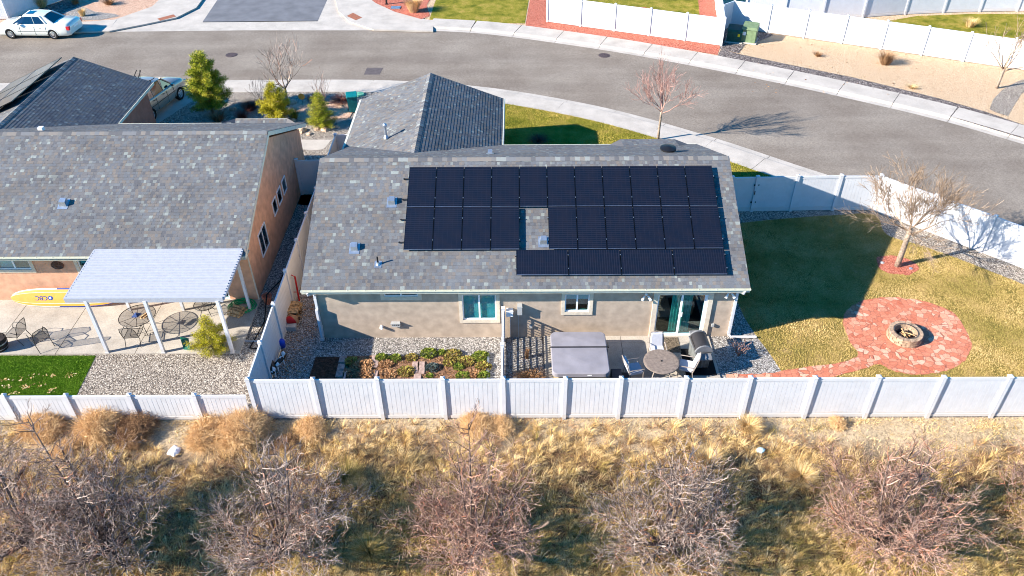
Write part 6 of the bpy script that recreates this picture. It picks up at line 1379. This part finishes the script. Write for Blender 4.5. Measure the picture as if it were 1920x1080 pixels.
def from_obj(nm):
    me = bpy.data.objects[nm].data; n = len(me.vertices); return [(v.co.x, v.co.y) for v in me.vertices][:n]
def area_of(poly, holes=()):
    xs_, ys_ = [p[0] for p in poly], [p[1] for p in poly]
    def f(rg, n):
        P = np.stack([rg.uniform(min(xs_), max(xs_), n), rg.uniform(min(ys_), max(ys_), n)], 1); P = P[inpoly(poly, P)]
        for h_ in holes: P = P[~inpoly(h_, P)]
        return P
    return f
def clumped(scale=1.3, lo=.25):
    def f(rg, P):
        s = .5+.25*np.sin(P[:, 0]*scale+1.3*np.sin(P[:, 1]*scale*.8))+.25*np.sin(P[:, 1]*scale*1.7+P[:, 0]*.6)
        return np.clip(s*.6+rg.uniform(0, .5, len(P)), .002, .999)
    return f
blades('lawn_grass', 'short straw and green grass of the back lawn', area_of(from_obj('back_lawn'), (circ+circ2, blob((TR[0]-.02, TR[1]+.05), .82, .72, seed=3))), 220000, 'lawnblade', 1, (.03, .07), .011, lambda x, y: .006, .35, clumped())
blades('front_grass', 'short yellow-green grass of the front lawn', area_of(from_obj('front_lawn')), 110000, 'frontblade', 2, (.03, .07), .013, lambda x, y: .002, .5, clumped(1.6))
blades('turf_grass', 'short bright green turf blades', lambda rg, n: np.stack([rg.uniform(-21, -15.7, n), rg.uniform(-4.03, -.95, n)], 1)[inpoly([tuple(p) for p in px([(-100, 667), (180, 667), (143, 742)])]+[(-15.75, -4.05), (-21, -4.05)], np.stack([np.random.default_rng(0).uniform(0, 1, n)]*2, 1)*0+0)] if False else (lambda P: P[inpoly(px([(-100, 667), (180, 667), (143, 742)])+[(-15.75, -4.05), (-21, -4.05)], P)])(np.stack([rg.uniform(-21, -15.6, n), rg.uniform(-4.03, -.95, n)], 1)), 50000, 'turfblade', 3, (.02, .04), .01, lambda x, y: .012, .5)
# ------------------------------------------------------------------ the weedy field
def dens(x, y):
    """where the tall grass stands, 0..1"""
    s = .5+.3*math.sin(x*.9+1.7*math.sin(y*1.1))+.2*math.sin(x*2.3-y*1.9); edge = min(1, max(0, (-4.3-y)/1.1))
    sandy = math.exp(-((x-13)/3.4)**2-((y+4.9)/.9)**2)+math.exp(-((x+11)/1.5)**2-((y+5.4)/.8)**2)+math.exp(-((x+15)/1.5)**2-((y+5.2)/.6)**2)
    return max(0, min(1, edge*(.45+.8*s)-sandy*1.3+.08))
def field_grass(name, label, mat, seed, n_t, blades_, h, sp, cond, w_=.006):
    rg = np.random.default_rng(seed); r0_ = random.Random(seed); pts_ = []
    while len(pts_) < n_t:
        x, y = r0_.uniform(-18.5, 17.5), -4.25-r0_.random()**.9*8.2
        if r0_.random() < dens(x, y)*cond(x, y): pts_.append((x, y, r0_.uniform(.55, 1.2), r0_.random(), r0_.gauss(.25, .35), r0_.gauss(0, .35)))
    T = np.array(pts_); idx = np.repeat(np.arange(len(T)), blades_); n = len(idx); B = T[idx]
    a = rg.uniform(0, 2*np.pi, n); q = rg.random(n)**.5; H = h*B[:, 2]*rg.uniform(.55, 1.1, n)
    bx = B[:, 0]+np.cos(a)*q*sp*.3; by = B[:, 1]+np.sin(a)*q*sp*.3; bz = np.array([fz(x, y) for x, y in zip(bx, by)])-.02
    lx_, ly_ = B[:, 4]*H*.6, B[:, 5]*H*.6
    mxp = bx+np.cos(a)*q*sp*.35+lx_*.4; myp = by+np.sin(a)*q*sp*.35+ly_*.4; tx = bx+np.cos(a)*q*sp*1.1+lx_+rg.normal(0, .03, n); ty = by+np.sin(a)*q*sp*1.1+ly_+rg.normal(0, .03, n)
    px_, py_ = np.cos(a+1.57)*w_, np.sin(a+1.57)*w_
    v = np.zeros((n, 5, 3)); v[:, 0] = np.stack([bx-px_, by-py_, bz], 1); v[:, 1] = np.stack([bx+px_, by+py_, bz], 1); v[:, 2] = np.stack([mxp+px_*.8, myp+py_*.8, bz+H*.62], 1); v[:, 3] = np.stack([mxp-px_*.8, myp-py_*.8, bz+H*.62], 1); v[:, 4] = np.stack([tx, ty, bz+H*rg.uniform(.8, 1, n)], 1)
    k = np.arange(n)*5; loops = np.stack([k, k+1, k+2, k+3, k+3, k+2, k+4], 1).reshape(-1).astype(np.int32)
    me = bpy.data.meshes.new(name); me.vertices.add(n*5); me.vertices.foreach_set('co', v.reshape(-1)); me.loops.add(n*7); me.loops.foreach_set('vertex_index', loops); me.polygons.add(n*2)
    me.polygons.foreach_set('loop_start', np.stack([np.arange(n)*7, np.arange(n)*7+4], 1).reshape(-1).astype(np.int32)); me.polygons.foreach_set('loop_total', np.tile(np.array([4, 3], dtype=np.int32), n)); me.update(calc_edges=True)
    at = me.attributes.new('rnd', 'FLOAT', 'FACE'); rv = np.clip(B[:, 3]*.55+rg.uniform(0, .45, n), .002, .999); at.data.foreach_set('value', np.repeat(rv, 2).astype(np.float32)); me.materials.append(M[mat])
    o = bpy.data.objects.new(name, me); col.objects.link(o); return tag(o, label, 'grass', kind='stuff')
field_grass('dry_field_grass', 'tall straw-coloured grass covering the field', 'straw', 11, 5200, 34, .33, .26, lambda x, y: 1.0, .005)
field_grass('green_field_grass', 'greenish grass lower down in the field', 'green_grass', 12, 2600, 36, .32, .28, lambda x, y: min(.6, max(.05, (-6.0-y)/3.6))*(.35 if x < -7 else 1))
field_grass('brown_weeds', 'low brown and grey weeds between the grass', 'drybrown', 13, 4200, 26, .2, .34, lambda x, y: 1.0, .007)
def lowweeds(rg, n):
    P = np.stack([rg.uniform(-18.5, 17.5, n), -4.2-rg.random(n)**1.4*4], 1); s = .5+.5*np.sin(P[:, 0]*2.1+2*np.sin(P[:, 1]*2.2))*np.sin(P[:, 1]*3+P[:, 0]); return P[rg.random(n) < .12+.75*s**2]
blades('sand_weeds', 'sparse stubble on the sandy strip below the fence', lowweeds, 75000, 'straw', 21, (.03, .13), .008, fz, .9)
blades('green_weeds', 'small green weeds on the sandy strip below the fence', lambda rg, n: (lambda P: P[(np.sin(P[:, 0]*1.4+1)*np.sin(P[:, 1]*2.6+P[:, 0]*.7) > .45)])(np.stack([rg.uniform(-18.5, 17.5, n), -4.25-rg.random(n)*3.5], 1)), 34000, 'green_grass', 22, (.03, .11), .009, fz, .9)
litter('field_leaves', lambda g: (g.uniform(-18, 17) if g.random() < .6 else g.uniform(-18, -6), -6.8-g.random()*5), 45000, 'leaf_dry', 23, .042, .0, 'orange-brown fallen leaves on the floor of the field')
o = bpy.data.objects['field_leaves']; vv = np.zeros(len(o.data.vertices)*3); o.data.vertices.foreach_get('co', vv); vv = vv.reshape(-1, 3)
vv[:, 2] += np.array([fz(x, y)+.01 for x, y in vv[:, :2]]); o.data.vertices.foreach_set('co', vv.reshape(-1)); o.data.update()
# tall distinct grass clumps
for i, (u, v, r_, h_, mt, lb) in enumerate(((650, 905, .55, .75, 'green_grass', 'tall yellow-green grass clump left of the middle fruit tree'), (672, 925, .35, .6, 'straw', 'straw grass clump beside the yellow-green clump'), (600, 905, .4, .5, 'straw', 'pale straw clump leaning toward the left fruit trees'), (1325, 880, .45, .65, 'straw', 'tall straw clump behind the gnarled fruit tree'), (1500, 900, .5, .6, 'straw', 'straw clump between the two right-hand fruit trees'), (690, 1030, .5, .6, 'green_grass', 'dark green grass clump in the shade at the bottom centre left'), (1400, 815, .4, .5, 'straw', 'golden grass clump close to the rear fence'))):
    q = G(u, v, -.2); clump('grass_clump', lb, q, r_, h_, 60+i, mt, 900, 'grass clump', z=fz(*q), wid=.005, curl=.5, group='tall grass clumps in the field')
# tumbleweeds
def tumble(label, u, v, r_, seed, mat='tumble', n=620, sq=.62):
    rg = random.Random(seed); q = G(u, v, -.1); mb = MB(); lob = [(np.array((rg.gauss(0, .3), rg.gauss(0, .22), 0))*r_, r_*rg.uniform(.5, .85)) for _ in range(4)]
    for _ in range(n):
        c0_, lr = rg.choice(lob); d = unit(np.array((rg.gauss(0, 1), rg.gauss(0, 1), abs(rg.gauss(0, .9))+.1))); p = c0_+d*lr*rg.random()**.4*.85*np.array((1, 1, sq*1.5)); pts_ = [p]; dd = unit(d+np.array((rg.gauss(0, .7), rg.gauss(0, .7), rg.gauss(0, .5))))
        st = r_*rg.uniform(.08, .15)
        for k in range(4): dd = unit(dd+np.array((rg.gauss(0, .45), rg.gauss(0, .45), rg.gauss(0, .45)-.12))); pts_.append(pts_[-1]+dd*st)
        pts_ = [np.array((p[0], p[1], max(.0, p[2]))) for p in pts_]; mb.tube(pts_, .0036, 3, 0, rg.uniform(.002, .999), cap=False)
    o = mb.build('tumbleweed', mat); o.location = (q[0], q[1], fz(*q)); tag(o, label, 'tumbleweed', 'tumbleweeds along the rear fence')
tw = [(175, 812, 1.0, 'large orange-brown tumbleweed mass behind the leftmost fruit tree'), (85, 812, .8, 'tumbleweed at the far left below the low fence'), (255, 815, .75, 'grey-brown tumbleweed at the right end of the left heap'), (380, 822, .75, 'orange tumbleweed right of the sandy gap'), (455, 820, 1.0, 'big pinkish tumbleweed in front of the fence corner'), (480, 800, .6, 'tumbleweed against the fence corner post'), (580, 808, .55, 'small orange tumbleweed at the second fence post'), (130, 850, .5, 'low tumbleweed below the left heap'), (890, 806, .7, 'reddish tumbleweed at the fence behind the middle fruit tree'), (945, 810, .5, 'small pink tumbleweed right of the reddish one'), (1575, 800, .35, 'small brown tumbleweed at the fence on the right'), (540, 830, .42, 'low brown tumbleweed below the second fence post')]
for i, (u, v, r_, lb) in enumerate(tw): tumble(lb, u, v, r_, 200+i, 'tumble' if i not in (2, 11) else 'drybrown', int(5200*r_))
# old fruit trees
FT = 'old fruit trees in the field'
ft = [(60, 1030, 3.2, 1, 'leftmost bare fruit tree with a tall upright leader', .05, 'g'), (215, 1050, 3.3, 2, 'bare fruit tree with a tall leader right of the leftmost one', 0, 'g'), (535, 1045, 2.6, 3, 'grey bare fruit tree left of the picture centre', .05, 'g'), (885, 1040, 2.8, 4, 'wide pinkish bare fruit tree at the picture centre', 0, 'p'), (1245, 1040, 2.7, 5, 'gnarled bare fruit tree with a pale dead branch, right of centre', 0, 'g'), (1645, 1030, 2.7, 6, 'wide reddish bare fruit tree near the right edge', 0, 'p'), (1985, 1010, 2.5, 7, 'fruit tree mostly cut off by the right edge', 0, 'p')]
for (u, v, h, sd, lb, ln_, cc) in ft:
    q = G(u, v, -.5); rg = random.Random(300+sd); zb_ = fz(*q); t = thing('fruit_tree', lb, 'tree', (q[0], q[1], zb_), 0, FT)
    tk = MB(); th = .45; tk.tube([(0, 0, -.1), (.02, 0, .2), (.03, .02, th)], [.15, .12, .12], 9); c = MB()
    nl = 9
    for i in range(nl):
        a = i*2*math.pi/nl+rg.uniform(-.25, .25); e = rg.uniform(.25, .75); d = np.array((math.cos(a)*math.cos(e), math.sin(a)*math.cos(e), math.sin(e))); st = np.array((.03, .02, th*rg.uniform(.75, 1)))
        Ll = rg.uniform(1.1, 1.75); p1 = st+d*Ll*.5+np.array((0, 0, .05)); p2 = st+d*Ll+np.array((rg.gauss(0, .08), rg.gauss(0, .08), rg.uniform(0, .25)))
        tk.tube([tuple(st), tuple(p1), tuple(p2)], [.075, .055, .035], 6)
        for (p_, k_) in ((p1, 3), (p2, 5), ((p1+p2)/2, 4), ((st+p1)/2, 2)):
            for _ in range(k_):
                dd = unit(d*.6+np.array((rg.gauss(0, .6), rg.gauss(0, .6), rg.uniform(0, 1.0)))); grow(c, p_, dd, rg.uniform(.55, .95), .02, 3, rg, .8, .04, 4, (3, 4), .66, 3, .24, .0048)
    lead = {1: [(92, 772), (50, 850)], 2: [(158, 786), (205, 845)], 3: [(535, 838), (500, 880), (600, 870)], 4: [(895, 795), (860, 850), (960, 850)], 5: [(1275, 850), (1235, 870), (1345, 870)], 6: [(1640, 850), (1590, 860), (1700, 845)], 7: [(1910, 850)]}[sd]
    lead = [((lu-u)/95*.95, .35, top_h((q[0]+(lu-u)/95*.95, q[1]+.35), lv)-zb_) for lu, lv in lead]
    for (lx, ly, lh) in lead:
        pts_ = [(0, 0, th), (lx*.5, ly*.5, lh*.4), (lx*.8, ly*.8, lh*.7), (lx, ly, lh)]; tk.tube(pts_, [.05, .036, .024, .01], 6)
        for k in range(34 if sd < 3 else 22):
            f = rg.uniform(.3, 1)**.8; p = np.array((lx*f, ly*f, th+(lh-th)*f)); grow(c, p, unit(np.array((rg.gauss(0, 1), rg.gauss(0, 1), rg.uniform(.2, 1.2)))), rg.uniform(.35, .6), .016, 2, rg, .6, .12, 4, (2, 4), .6, 3, .15, .0052)
    if sd == 5: tk.tube([(.05, .0, th), (.6, .3, .95), (1.0, .55, 1.15), (1.35, .8, 1.5), (1.5, .9, 1.55)], [.07, .06, .05, .035, .02], 7); grow(c, np.array((1.35, .8, 1.5)), np.array((.6, .4, .5)), .6, .025, 2, rg, .8, .1, 4, (2, 3), .7, 4, .3, .007, .95)
    tk.build('trunk', 'fruitbark', t, local=True, smooth=True); c.build('crown', 'twig_grey' if cc == 'g' else 'twig_pink', t, local=True)
